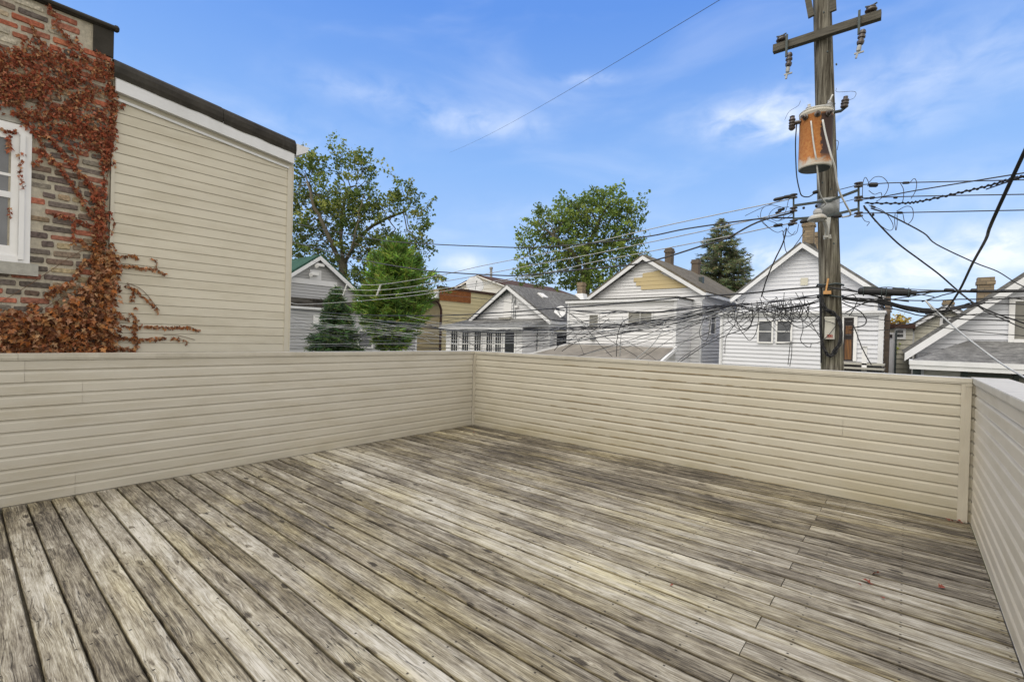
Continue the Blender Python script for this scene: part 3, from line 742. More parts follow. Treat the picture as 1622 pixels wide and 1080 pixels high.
# vine -----------------------------------------------------------------
def leaf_shape(mb, c, nrm, size, col, droop=.5):
    nrm = Vector(nrm).normalized(); up = Vector((0, 0, -1)); a = rng.uniform(-1.1, 1.1)
    ax = (up-nrm*up.dot(nrm)); ax = ax.normalized() if ax.length > .1 else nrm.orthogonal().normalized()
    ax = Matrix.Rotation(a, 3, nrm)@ax; sd_ = nrm.cross(ax); c = Vector(c)
    fold = rng.uniform(.15, .75); curl = rng.uniform(-.2, .5)
    lob = [(-.08, 0), (-.02, .34), (.22, .20), (.42, .56), (.55, .22), (1.0, 0), (.55, -.22), (.42, -.56), (.22, -.20), (-.02, -.34)]
    j = lambda: rng.uniform(-.09, .09)*size
    vs_ = [c+ax*size*.3]+[c+ax*size*(u+rng.uniform(-.06, .06))+sd_*size*v*(1-.45*fold)+nrm*size*(abs(v)*fold*1.3-curl*u*u*.6)+nrm*j() for u, v in lob]
    mb.add(vs_, [(0, i, i+1) for i in range(1, 10)]+[(0, 10, 1)], col)
def vine():
    mb = MB(); st = MB()
    pal = [(.48, .19, .12), (.40, .105, .055), (.30, .08, .045), (.47, .15, .075), (.18, .07, .04), (.48, .24, .11), (.30, .13, .075), (.52, .30, .16), (.37, .10, .05)]
    pal2 = [(.55, .30, .17), (.46, .25, .15), (.40, .17, .07), (.30, .12, .05), (.50, .25, .10), (.22, .095, .05), (.48, .18, .055), (.52, .33, .18), (.16, .07, .04), (.36, .13, .06)]
    def put(x, y, s, p=pal, o=.012, spread=.03):
        q = FB.px(x, y); c = rng.choice(p); k = rng.uniform(.7, 1.2); off = o+abs(rng.gauss(0, spread))
        n = Vector((1, rng.gauss(0, .45), rng.gauss(.15, .5)))
        leaf_shape(mb, FB.P(q[0], q[1], off), n, s*rng.uniform(.65, 1.25), tuple(v*k for v in c))
    # upper mat: density falls off outside a slanting band
    def dens(x, y):
        n = mnoise.noise(Vector((x*.028, y*.05, 3)))+.5*mnoise.noise(Vector((x*.08, y*.11, 9)))
        top = 52+.22*x if x > 40 else 58; bot = 182+x*.50 if x < 180 else 270
        d = 1.0
        d *= min(1, max(0, (y-top)/16)); d *= min(1, max(0, (bot-y)/30))
        hole = 1
        for hx, hy, rx, ry in ((135, 117, 9, 8), (158, 130, 12, 8), (160, 153, 9, 7), (17, 52, 28, 14), (52, 165, 7, 9), (10, 180, 12, 10), (15, 200, 16, 10), (145, 95, 6, 6)):
            if ((x-hx)/rx)**2+((y-hy)/ry)**2 < 1: hole = .08
        return d*hole*(.72+1.4*n)
    for _ in range(11000):
        x, y = rng.uniform(-40, 184), rng.uniform(48, 275)
        if x < 46 and y > 205: continue
        if rng.random() < dens(x, y)*.95: put(x, y, .030, spread=.014)
    # strands: (points, step px, size, jitter px)
    strands = [([(20, 175), (45, 200), (62, 220), (66, 245), (50, 262)], 1.0, .045, 6), ([(60, 235), (85, 255), (112, 290), (138, 330), (150, 350)], .9, .045, 3.5), ([(60, 200), (95, 238), (125, 275), (150, 305), (158, 330)], .8, .045, 4.5),
               ([(95, 215), (120, 245), (118, 262)], 1.2, .04, 4), ([(100, 180), (140, 205), (170, 240)], .9, .045, 5), ([(120, 200), (150, 225), (172, 265)], 1.0, .04, 4),
               ([(172, 130), (180, 160), (178, 200), (172, 240), (166, 270)], .6, .045, 5), ([(160, 250), (164, 300), (160, 340), (152, 365)], 1.1, .04, 4), ([(150, 300), (158, 345), (155, 390), (150, 430)], .45, .055, 8), ([(160, 340), (158, 400), (155, 440)], .4, .06, 11),
               ([(85, 340), (105, 345), (130, 352), (150, 365)], .9, .042, 3.5), ([(118, 350), (116, 375), (117, 388)], 1.3, .04, 2.5), ([(125, 378), (140, 392), (152, 402)], .9, .045, 3),
               ([(35, 240), (32, 255), (36, 300)], 2.2, .045, 3), ([(14, 215), (14, 238)], 2.0, .055, 3), ([(0, 205), (30, 212)], 2.2, .045, 3), ([(14, 330), (16, 345)], 2.5, .04, 2),
               ([(75, 8), (82, 20), (92, 34)], 1.4, .04, 2.5), ([(48, 40), (58, 60), (75, 75)], 1.2, .042, 4), ([(85, 40), (105, 60), (118, 90)], 1.2, .042, 4), ([(118, 60), (130, 85), (150, 100)], 1.6, .038, 4), ([(150, 82), (165, 88)], 1.6, .038, 3),
               ([(118, 440), (123, 428), (133, 416), (150, 410)], .7, .05, 4), ([(70, 470), (95, 455), (118, 445)], .8, .055, 5),
               # over the siding
               ([(176, 180), (186, 175), (196, 168)], 1.8, .038, 1.5), ([(168, 162), (185, 168), (198, 166)], 1.4, .036, 1.5), ([(176, 345), (180, 352), (176, 372)], 2.2, .035, 2), ([(170, 402), (176, 385), (183, 398)], 1.6, .035, 2),
               ([(170, 408), (190, 406), (210, 405), (218, 409)], 1.5, .042, 2.2), ([(236, 410), (246, 413), (247, 424)], 2.2, .034, 1.5), ([(170, 420), (200, 421), (225, 425), (245, 427), (262, 435)], 1.15, .042, 2.4),
               ([(183, 452), (190, 456)], 3, .04, 2), ([(198, 452), (215, 460), (225, 470), (240, 483), (250, 494)], 1.6, .040, 2.2), ([(212, 458), (209, 470), (207, 478)], .9, .042, 3), ([(213, 487), (214, 488)], 1, .045, 1),
               ([(184, 500), (200, 505), (208, 498), (216, 508)], 1.6, .04, 3.5), ([(214, 505), (212, 525), (214, 545), (210, 555)], .55, .045, 3), ([(195, 516), (215, 520)], 1.5, .04, 2), ([(218, 517), (250, 518), (285, 519), (300, 518), (316, 525)], 1.15, .042, 2.6), ([(184, 535), (215, 536), (240, 536), (262, 535)], 1.1, .042, 2.4), ([(270, 534), (285, 537), (298, 542)], 2.2, .042, 3), ([(180, 550), (200, 553), (215, 552)], .9, .045, 3.5)]
    for pts, step, s, jit in strands:
        path = smooth_path([Vector((x, y, 0)) for x, y in pts], 8)
        st.tube([FB.P(*FB.px(q[0]+rng.uniform(-.5, .5), q[1]), .02) for q in path], .0028, 4)
        for a, b in zip(path[:-1], path[1:]):
            L = (b-a).length; k = L/step; k = int(k)+(rng.random() < k % 1)
            for _ in range(k):
                q = a.lerp(b, rng.random()); put(q[0]+rng.gauss(0, jit*.45), q[1]+rng.gauss(0, jit*.5), s*.78, pal2 if q[1] > 380 else pal, .015, .012)
    # lower thicket
    def low(x, y):
        edge = 505-.0 if x < 10 else 500-.0
        topy = 520-.62*max(0, x-30) if x < 130 else 455-1.6*(x-130); topy = max(topy, 392)
        topy = min(topy, 485+.25*(60-x) if x < 60 else topy)
        if x > 184+rng.uniform(-6, 5): return 0
        return min(1, max(0, (y-topy+10)/22))
    for _ in range(7500):
        x, y = rng.uniform(-60, 192), rng.uniform(395, 575)
        if rng.random() < low(x, y)*(.75+.9*mnoise.noise(Vector((x*.05, y*.07, 1)))): put(x, y, .052, pal2, .02, .04)
    # bare stems
    for pts in ([(-10, 485), (40, 455), (85, 425), (110, 408), (140, 392)], [(20, 520), (60, 495), (100, 470)], [(160, 560), (158, 480), (162, 400), (160, 330), (176, 240), (178, 130)], [(130, 560), (138, 500), (150, 430)], [(100, 560), (112, 500), (140, 440)], [(60, 560), (90, 500), (130, 455)], [(178, 60+80), (186, 142), (195, 152)], [(258, 530), (280, 531), (308, 538)], [(200, 448), (225, 460), (252, 492)]):
        st.tube([FB.P(*FB.px(q[0], q[1]), .022) for q in smooth_path([Vector((x, y, 0)) for x, y in pts], 5)], .003, 5)
    t = thing('climbing_vine', (-.93, -4.8, GZ), 'dried red-brown climbing vine spreading over brick wall and onto the beige siding', 'vine')
    mb.build('foliage', M['vine'], t); st.build('stem', M['stem'], t)
vine()
exec_rest = True
# ================================================================ houses across the alley
def gable_house(name, label, Yg, peak, eaveL, eaveR, siding, roofm, e=.2, depth=11, x0=None, x1=None, over=.35, rakeh=.22, zbot=None):
    F = Face('Y', Yg); up, zp = F.px(*peak, over); ul, zl = F.px(*eaveL, over); ur, zr = F.px(*eaveR, over)
    t = thing(name, ((ul+ur)/2, Yg+depth/2, GZ), label, 'house'); zl = zr = (zl+zr)/2 if abs(zl-zr) < .6 else zl
    hw = max(up-ul, ur-up); ul, ur = up-hw, up+hw
    s = (zp-zl)/hw; wl, wr = ul+.25, ur-.25; zw = zl+.25*s-.10; zpw = zp-.12
    z0 = GZ if zbot is None else zbot
    mb = MB(); lap(mb, F, [(wl, z0), (wr, z0), (wr, zw), (up, zpw), (wl, zw)], e)
    FX = Face('X', wr); lap(mb, FX, [(Yg+.0, z0), (Yg+depth, z0), (Yg+depth, zw), (Yg, zw)], e, .04)
    mb.box((wl, Yg+.03, z0), (wr-.03, Yg+depth, zw)); mb.build('wall', M[siding], t)
    mb = roof_slab(F, ul, zl, up, zp, depth, over); mb2 = roof_slab(F, ur, zl, up, zp, depth, over)
    mb.add(mb2.v, mb2.f)
    rf = mb.build('roof', M[roofm], t)
    mb = MB(); rake(mb, F, ul, zl+.03, up, zp+.03, rakeh, over); rake(mb, F, ur, zl+.03, up, zp+.03, rakeh, over+.003)
    # soffit return along eaves
    mb.box((ur-.04, Yg-over, zl-.12), (ur+.05, Yg+depth, zl+.05)); mb.box((ul-.05, Yg-over, zl-.12), (ul+.04, Yg+depth, zl+.05))
    # corner boards
    mb.box((wr-.10, Yg-.03, z0), (wr+.03, Yg+.10, zw)); mb.box((wl-.03, Yg-.03, z0), (wl+.10, Yg+.10, zw))
    mb.build('trim', M['white_metal'], t)
    return t, F, rf, dict(up=up, zp=zp, ul=ul, ur=ur, zl=zl, wl=wl, wr=wr, zw=zw, s=s)

# ---- right-centre white house behind the pole
def house_d():
    Y = 21.0; t, F, rf, g = gable_house('white_house', 'bluish white gabled house directly behind the utility pole, orange-panelled door', Y, (1271, 386), (1158, 472), (1392, 470), 'white_siding_b', 'shingle_grey', .19)
    A = Face('Y', 19.2)
    u0, zt = A.px(1142, 500); u1, _ = A.px(1400, 494); zt = (zt+_)/2
    mb = MB(); lap(mb, A, [(u0, GZ), (u1, GZ), (u1, zt), (u0, zt)], .19); lap(mb, Face('X', u1), [(19.2, GZ), (21, GZ), (21, zt), (19.2, zt)], .19, .04)
    mb.box((u0, 19.23, GZ), (u1-.02, 21, zt)); mb.build('addition_wall', M['white_siding_b'], t)
    mb = MB(); mb.box((u0-.12, 19.02, zt), (u1+.08, 20.98, zt+.10)); mb.box((u0-.1, 19.1, zt-.10), (u1+.05, 19.2, zt-.002))
    mb.box((u0-.02, 19.15, GZ), (u0+.13, 19.21, zt-.1)); mb.box((u1-.16, 19.15, GZ), (u1+.02, 19.21, zt-.1))
    mb.build('addition_trim', M['white_metal'], t)
    for a, b in ((1202, 1223), (1231, 1253)):
        p = A.px(a, 541); q = A.px(b, 509); window(t, A, p[0], q[0], p[1], q[1], .07, 'glass_grey')
    p = F.px(1268, 452); q = F.px(1280, 440); mb = MB(); F.box(mb, p[0], q[0], p[1], q[1], .0, .05); mb.build('gable_vent', M['pale_siding'], t)
    # door with security gate
    p = A.px(1335, 571); q = A.px(1353, 503)
    mb = MB(); A.box(mb, p[0]-.1, p[0], p[1], q[1]+.1, -.02, .06); A.box(mb, q[0], q[0]+.12, p[1], q[1]+.1, -.02, .06); A.box(mb, p[0], q[0], q[1], q[1]+.1, -.02, .058)
    d = mb.build('door', M['white_paint'], t)
    mb = MB(); A.box(mb, p[0], q[0], p[1], p[1]+.95, -.02, .03); A.box(mb, p[0]+.05, q[0]-.05, p[1]+1.15, q[1]-.35, -.02, .02); mb.build('door_panel', M['door_wood'], d)
    mb = MB(); A.box(mb, p[0], q[0], p[1]+.95, q[1], -.02, .012); w = (q[0]-p[0])
    for k in range(7): uu = p[0]+w*(k+.5)/7; A.box(mb, uu-.012, uu+.012, p[1], q[1], .04, .06)
    for zz in (p[1]+.03, p[1]+.95, p[1]+1.08, q[1]-.03): A.box(mb, p[0], q[0], zz-.03, zz+.03, .038, .062)
    A.box(mb, p[0], p[0]+.05, p[1], q[1], .036, .064); A.box(mb, q[0]-.05, q[0], p[1], q[1], .036, .064)
    mb.build('security_gate', M['iron'], d)
    # porch steps and post below the door
    mb = MB()
    for k in range(3): mb.box((p[0]-.3, 18.2-k*.3, p[1]-.12-.17*k), (q[0]+1.1, 19.17, p[1]-.05-.17*k))
    mb.box((p[0]-.3, 18.3, GZ), (q[0]+1.1, 19.14, p[1]-.5))
    mb.build('porch', M['concrete'], t)
    B = Face('Y', 18.3); p = B.px(1366, 549); q = B.px(1374, 549); mb = MB(); mb.box((p[0], 18.2, GZ), (q[0], 18.36, p[1])); mb.box((p[0]-.04, 18.15, p[1]), (q[0]+.25, 18.4, p[1]+.03)); mb.build('porch_post', M['white_paint'], t)
    # gutter elbow on the left eave
    mb = MB(); e = Vector((g['ul']+.1, Y-.15, g['zl']-.05)); mb.tube([e, e+Vector((.15, .05, -.15)), e+Vector((.3, .1, -.25)), e+Vector((.3, .1, -1.2)), e+Vector((.05, -.3, -1.3))], .05, 8); mb.build('downspout', M['white_metal'], t)
    mb = MB(); q = A.px(1168, 505); mb.tube([A.P(A.px(1144, 505)[0], zt-.15, .06), A.P(A.px(1144, 505)[0], GZ, .06)], .045, 6); mb.build('downspout', M['white_metal'], t)
    # chimneys
    Yc = 23.5; p = atY(1279, 388, Yc); q = atY(1279, 350, Yc); c = chimney(t, (p[0], Yc), .50, .5, p[2]-.6, q[2])
    mb = MB(); mb.hexa([(p[0]-.55, Yc-.3, p[2]-.75), (p[0]+.55, Yc-.3, p[2]-.75), (p[0]+.55, Yc+.8, p[2]-.75), (p[0]-.55, Yc+.8, p[2]-.75), (p[0]-.3, Yc-.06, p[2]+.05), (p[0]+.3, Yc-.06, p[2]+.05), (p[0]+.3, Yc+.56, p[2]+.05), (p[0]-.3, Yc+.56, p[2]+.05)]); mb.build('flashing', M['black_roof'], c)
    Yc = 27; p = atY(1297, 396, Yc); q = atY(1297, 367, Yc); chimney(t, (p[0], Yc), .62, .5, p[2]-1.2, q[2])
    mb = MB(); p = atY(1383, 453, 22.5); mb.tube([p-Vector((0, 0, 1)), p], .09, 8); mb.build('vent_pipe', M['dark_steel'], t)
    # brick chimney stack rising at the right corner
    C = Face('Y', 20.2); p = C.px(1399, 570); q = C.px(1411, 463); mb = MB(); mb.box((p[0], 20.2, GZ), (q[0], 20.9, q[1])); mb.build('chimney_stack', M['chimney_dark'], t)
house_d()

# ---- centre white house with bare sheathing patch
def house_c():
    Y = 21.0; t, F, rf, g = gable_house('white_house', 'white gabled house with a bare yellow patch of sheathing high in the gable', Y, (1018, 406), (931, 470), (1113, 467), 'white_siding', 'shingle_brown', .2)
    A = Face('Y', 18.7); u0, za = A.px(901, 477); u1, zb_ = A.px(1072, 471); zt = (za+zb_)/2
    mb = MB(); lap(mb, A, [(u0, GZ), (u1, GZ), (u1, zt), (u0, zt)], .2); lap(mb, Face('X', u1), [(18.7, GZ), (21, GZ), (21, zt), (18.7, zt)], .2, .04)
    mb.box((u0, 18.73, GZ), (u1-.02, 21, zt)); mb.build('addition_wall', M['white_siding'], t)
    mb = MB(); mb.box((u0-.12, 18.5, zt-.16), (u1+.1, 18.74, zt)); mb.box((u0-.06, 18.66, GZ), (u0+.07, 18.71, zt-.16)); mb.box((u1-.12, 18.65, GZ), (u1+.03, 18.71, zt-.16)); mb.build('addition_trim', M['white_metal'], t)
    mb = MB(); mb.box((u0-.12, 18.48, zt), (u1+.12, 20.99, zt+.05)); mb.build('addition_roof', M['black_roof'], t)
    # bare patch: courses with stepped left ends
    mb = MB(); rows = [((1010, 452.5), (1088, 452.5), 459.5), ((1008, 446), (1076, 445), 452.5), ((1003.5, 439), (1064, 437), 446), ((1018, 434), (1053, 430), 439)]
    e = .2; pts = [F.px(1016, 459), F.px(1088, 459)]; zb0 = pts[0][1]; steps = [(1016, 1091), (1008, 1079), (1004, 1066), (1018, 1054)]
    for k, (a, b) in enumerate(steps):
        ua, ub = F.px(a, 450)[0], F.px(b, 450)[0]; z0, z1 = zb0+k*.245, zb0+(k+1)*.245
        dz = g['s']*.0
        mb.add([F.P(ua, z0, .05), F.P(ub, z0, .05), F.P(ub-.245/g['s'], z1, .035), F.P(ua, z1, .035)], [(0, 1, 2, 3)]); mb.add([F.P(ua, z0, .05), F.P(ub, z0, .05), F.P(ub, z0, .0), F.P(ua, z0, .0)], [(0, 1, 2, 3)])
    ua, ub = F.px(1035, 450)[0], F.px(1053, 450)[0]; z0 = zb0+4*.245
    mb.add([F.P(F.px(1020, 450)[0], z0, .04), F.P(ub, z0, .04), F.P(ub-.14/g['s'], z0+.14, .035), F.P(ua, z0+.05, .035)], [(0, 1, 2, 3)])
    tag(mb.build('sheathing_patch', M['bare_siding'], t), 'bare yellow sheathing where clapboards are missing')
    # windows
    p = A.px(934, 519); q = A.px(948, 499); window(t, A, p[0], q[0], p[1], q[1], .06, 'screen', hbar=False)
    p = A.px(996, 512); q = A.px(1033, 494); window(t, A, p[0], q[0], p[1], q[1], .06, 'screen', hbar=False, vb=1)
    p = A.px(937, 538); mb = MB(); mb.lathe(A.P(p[0]+.1, p[1]+.12, .03), (0, -1, 0), [(0, .18), (.08, .18), (.14, .14), (.16, .05)], 12); mb.build('vent_hood', M['steel'], t)
    Fs = Face('X', g['wr']); yy = 23.4
    p = Fs.px(1124, 528); q = Fs.px(1132, 495); window(t, Fs, min(p[0], q[0]), max(p[0], q[0]), p[1], q[1], .07, 'glass', o=.03)
    # low hip porch roof in front
    L = Face('Y', 18.7); a = L.px(903, 545); b = L.px(1072, 547); zt2 = a[1]; fy = 14.9; zl = zt2-1.3
    xa, xb = A.px(872, 570)[0], b[0]
    mb = MB(); mb.hexa([(xa-1.5, fy, zl-.1), (xb, fy, zl-.1), (xb, 18.62, zt2-.1), (a[0], 18.62, zt2-.1), (xa-1.5, fy, zl), (xb, fy, zl), (xb, 18.62, zt2), (a[0], 18.62, zt2)]); pr = mb.build('porch_roof', M['roll_roof'], t)
    mb = MB(); mb.bar((xb+.06, fy-.1, zl-.03), (xb+.06, 18.6, zt2), .12, .16); mb.build('gutter', M['white_metal'], pr); mb = MB(); mb.bar((a[0]-.05, 18.5, zt2), (xa-1.6, fy, zl), .08, .1); mb.build('gutter', M['white_metal'], pr)
    Fx = Face('X', xb-.04); mb = MB(); lap(mb, Fx, [(fy+.2, GZ), (18.6, GZ), (18.6, zt2-.12), (fy+.2, zl-.12)], .2); mb.box((xa-1, fy+.2, GZ), (xb-.07, 18.6, zl-.15)); mb.build('porch_wall', M['dirty_siding'], t)
    # chimneys
    p = atY(1057.5, 420, 24.5); q = atY(1057.5, 393, 24.5); chimney(t, (p[0], 24.5), .42, .5, p[2]-1, q[2], 'chimney_dark')
    p = atY(1100, 434, 29); q = atY(1100, 411, 29); chimney(t, (p[0], 29), .48, .5, p[2]-1.5, q[2], 'chimney_dark')
    # roof vent
    ys = 24.0; u = g['up']+ (g['ur']-g['up'])*.62; zz = g['zp']-(u-g['up'])*g['s']; mb = MB(); mb.box((u-.12, ys, zz+.1), (u+.12, ys+.3, zz+.48)); mb.build('roof_vent', M['dark_steel'], t)
    # gutter + downspout at right eave
    mb = MB(); e = Vector((g['ur'], Y-.3, g['zl']-.06)); mb.tube([e, e+Vector((-.1, .05, -.18)), e+Vector((-.27, .22, -.35)), e+Vector((-.27, .22, GZ-g['zl']))], .045, 8); mb.build('downspout', M['white_metal'], t)
    # service mast cable on gable
    mb = MB(); pts = [F.P(*F.px(x, y), .08) for x, y in ((952, 460), (962, 452), (980, 442), (990, 436), (997, 430), (1003, 429))]; mb.tube(smooth_path(pts, 4), .022, 5); mb.build('service_cable', M['black_cable'], t)
house_c()

# ---- small white house with sun porch
def house_b():
    Y = 18.5; t, F, rf, g = gable_house('white_cottage', 'small white cottage with grey shingle roof and a row of sun porch windows', Y, (803, 453), (741, 508), (871, 511), 'white_siding', 'shingle_grey', .23, 10)
    A = Face('Y', 17.0)
    u0, z0 = A.px(707, 520); u1, z1 = A.px(828, 521); zt = (z0+z1)/2
    mb = MB(); lap(mb, A, [(u0, GZ), (u1, GZ), (u1, zt), (u0, zt)], .23); lap(mb, Face('X', u1), [(17, GZ), (18.5, GZ), (18.5, zt), (17, zt)], .23, .04); mb.box((u0, 17.03, GZ), (u1-.02, 18.48, zt)); mb.build('sun_porch', M['white_siding'], t)
    zr = F.px(800, 505)[1]
    mb = MB(); x0, x1 = u0-.4, g['wr']-.1
    mb.hexa([(x0, 16.7, zt+.02), (u1+.25, 16.7, zt+.02), (x1+.2, 18.5, zr-.1), (x0+1.2, 18.5, zr-.1), (x0, 16.7, zt+.10), (u1+.25, 16.7, zt+.10), (x1+.2, 18.5, zr), (x0+1.2, 18.5, zr)]); mb.build('porch_roof', M['shingle_grey'], t)
    mb = MB(); mb.box((x0, 16.62, zt-.08), (u1+.25, 16.72, zt+.08)); mb.box((x0+.2, 16.75, zt-.06), (u1+.1, 16.99, zt)); mb.build('porch_gutter', M['white_metal'], t)
    for a, b in ((715, 726), (732.5, 743.5), (752, 763), (771, 781), (785, 795)):
        p = A.px(a, 553); q = A.px(b, 524.5); window(t, A, p[0], q[0], p[1]-.5, q[1], .06, 'glass', vb=2)
    p = A.px(800, 560); q = A.px(816, 525); mb = MB(); A.box(mb, p[0], q[0], p[1]-.8, q[1], -.02, .03); d = mb.build('door', M['glass'], t)
    mb = MB(); A.box(mb, p[0]-.1, p[0], p[1]-.8, q[1]+.1, -.02, .07); A.box(mb, q[0], q[0]+.1, p[1]-.8, q[1]+.1, -.02, .07); A.box(mb, p[0], q[0], q[1], q[1]+.1, -.02, .068); mb.build('door_frame', M['white_paint'], d)
    # window in main wall, right of the porch
    p = F.px(844.5, 556); q = F.px(853, 522); window(t, F, p[0], q[0], p[1], q[1], .10, 'glass', hbar=False)
    # gable door, cable box, floodlights
    p = F.px(798, 503); q = F.px(811, 473); mb = MB(); F.box(mb, p[0], q[0], p[1], q[1], .0, .04); mb.build('attic_door', M['white_paint'], t)
    mb = MB(); F.box(mb, p[0]-.2, q[0]+.1, p[1]-.12, p[1], .0, .3); mb.build('ledge', M['concrete'], t)
    p = F.px(817, 487.5); q = F.px(822, 484); mb = MB(); F.box(mb, p[0], q[0], p[1], q[1], .0, .15); mb.build('utility_box', M['white_paint'], t)
    p = F.px(801, 466)
    for k in range(3):
        mb = MB(); c = Vector(F.P(p[0]+(k-1)*.28, p[1]-.06+k*.11, .12)); mb.lathe(c, (.3, -1, -.5), [(0, .03), (.05, .07), (.14, .09)], 8); mb.build('floodlight', M['dark_steel'], t)
    mb = MB()
    for pts in (((813, 478), (813, 470), (812, 466)), ((817, 505), (817, 471), (814, 470)), ((814, 505), (814, 484), (817, 474))): mb.tube([F.P(*F.px(x, y), .06) for x, y in pts], .018, 5)
    mb.build('conduit', M['dark_steel'], t)
    # barred window with awning on the side wall
    S = Face('X', g['wr']); p = S.px(880, 551); q = S.px(896, 530); w = window(t, S, min(p[0], q[0]), max(p[0], q[0]), p[1]-.2, q[1], .08, 'glass', bars=8, o=.03)
    mb = MB(); S.box(mb, min(p[0], q[0])-.2, max(p[0], q[0])+.2, q[1]+.12, q[1]+.26, .03, .3); mb.build('awning', M['pale_siding'], w)
    # skylight and chimney
    ys = atY(850, 466, 23)
    u = g['up']+.62; v = g['zp']-(u-g['up'])*g['s']; 
    mb = MB(); nrm = Vector((g['s'], 0, 1)).normalized(); c = Vector((g['up']+1.0, Y+2.3, g['zp']-1.0*g['s']+.14/math.cos(math.atan(g['s']))))
    tan = Vector((1, 0, -g['s'])).normalized(); ya = Vector((0, 1, 0))
    mb.hexa([c-tan*.28-ya*.3-nrm*.05, c+tan*.28-ya*.3-nrm*.05, c+tan*.28+ya*.3-nrm*.05, c-tan*.28+ya*.3-nrm*.05, c-tan*.28-ya*.3+nrm*.1, c+tan*.28-ya*.3+nrm*.1, c+tan*.28+ya*.3+nrm*.1, c-tan*.28+ya*.3+nrm*.1]); mb.build('skylight', M['white_paint'], rf)
    p = atY(918, 468, 26.5); q = atY(918, 447, 26.5); c = chimney(t, (p[0], 26.5), .5, .5, p[2]-1.5, q[2], 'chimney', capw=.03)
    mb = MB(); mb.hexa([(p[0]-.7, 26.2, p[2]-.6), (p[0]+.7, 26.2, p[2]-.6), (p[0]+.7, 27.3, p[2]-.6), (p[0]-.7, 27.3, p[2]-.6), (p[0]-.3, 26.42, p[2]+.15), (p[0]+.3, 26.42, p[2]+.15), (p[0]+.3, 27.06, p[2]+.15), (p[0]-.3, 27.06, p[2]+.15)]); mb.build('flashing', M['white_metal'], c)
house_b()

# ---- far grey house with brown roof
def house_bb():
    Y = 30.0; t, F, rf, g = gable_house('grey_house', 'pale grey house with dark brown roof and tall vent pipe, behind the yellow building', Y, (756, 437), (690, 472), (823, 476), 'dirty_siding', 'shingle_red', .5, 13, rakeh=.1)
    p = F.px(758, 464); q = F.px(762, 455); window(t, F, p[0], q[0], p[1]-.3, q[1], .1, 'glass')
    p = F.px(737, 464); q = F.px(741, 453.5); window(t, F, p[0], q[0], p[1], q[1]-.3, .1, 'glass')
    p = atY(778, 445, 32); q = atY(778, 425, 32); mb = MB(); mb.tube([p-Vector((0, 0, 1)), q], .14, 8); mb.tube([q-Vector((0, 0, .1)), q+Vector((0, 0, .12))], .19, 8); mb.build('vent_pipe', M['steel'], t)
house_bb()

def dish(name, c, r, nrm, label, basez):
    t = thing(name, (c[0], c[1], basez), label, 'satellite dish'); mb = MB(); mb.lathe(c, nrm, [(.0, .04), (.02, r*.5), (.09, r*.92), (.11, r), (.115, r*.98), (.03, r*.5), (.015, .02)], 18); mb.build('reflector', M['white_metal'], t, smooth=True)
    mb = MB(); mb.tube([Vector(c), Vector(c)+Vector((0, 0.1, -.3)), Vector((c[0], c[1]+.1, basez))], .03, 6); n = Vector(nrm).normalized(); mb.tube([Vector(c)-Vector((0, 0, r*.8)), Vector(c)+n*r*.9], .02, 5); mb.lathe(Vector(c)+n*r*.85, n, [(0, .05), (.1, .05)], 8); mb.build('arm', M['dark_steel'], t)
# ---- yellow building
def yellow():
    c = -25.0; F = Face('X', c); G = Face('Y', F.px(697, 470)[0])
    ya, zt = F.px(697, 457); yb = ya+13; t = thing('yellow_building', (c-5, ya+6, GZ), 'cream yellow flat-roofed building with orange brick patch at its top corner', 'building')
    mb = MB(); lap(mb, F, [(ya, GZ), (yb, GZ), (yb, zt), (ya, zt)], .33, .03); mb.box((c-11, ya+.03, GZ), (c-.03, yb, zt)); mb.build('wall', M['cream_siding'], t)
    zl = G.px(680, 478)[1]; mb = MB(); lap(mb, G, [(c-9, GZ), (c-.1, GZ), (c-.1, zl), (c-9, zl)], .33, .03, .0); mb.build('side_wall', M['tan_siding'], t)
    mb = MB(); G.box(mb, c-9.5, c-.05, zl-.02, zl+.22, .02, .55); mb.build('fascia', M['shingle_red'], t)
    mb = MB(); mb.hexa([(c-9.5, ya-.5, zl+.22), (c-.1, ya-.5, zl+.22), (c-.1, ya-.03, zl+.22), (c-9.5, ya-.03, zl+.22), (c-9.5, ya-.35, zl+.35), (c-.1, ya-.35, zl+.35), (c-.1, ya-.03, zl+.85), (c-9.5, ya-.03, zl+.85)]); mb.build('white_roof', M['white_metal'], t)
    zb = F.px(697, 475.5)[1]; yr = F.px(745, 470)[0]; mb = MB(); F.box(mb, ya-.02, yr, zb, zt+.02, .0, .07); mb.build('brick_patch', M['red_brick'], t)
    mb = MB(); F.box(mb, ya-.1, yb, zt, zt+.22, -.3, .12); mb.build('coping', M['shingle_red'], t)
    mb = MB(); mb.tube([F.P(ya-.5, zl+.1, .1), F.P(ya-.1, zl-.3, .1), F.P(ya+.1, zl-.7, .1), F.P(ya+.1, GZ, .1)], .10, 8); mb.build('downspout', M['shingle_red'], t)
    p = atX(752, 452, c-.6); dish('satellite_dish', p, .85, (1, -.6, .5), 'white satellite dish on the roof of the yellow building', zt+.22)
yellow()
p = atY(888, 495, 19.8); dish('satellite_dish', p, .42, (.2, -1, .4), 'white satellite dish on the cottage roof beside the white house', p[2]-.5)

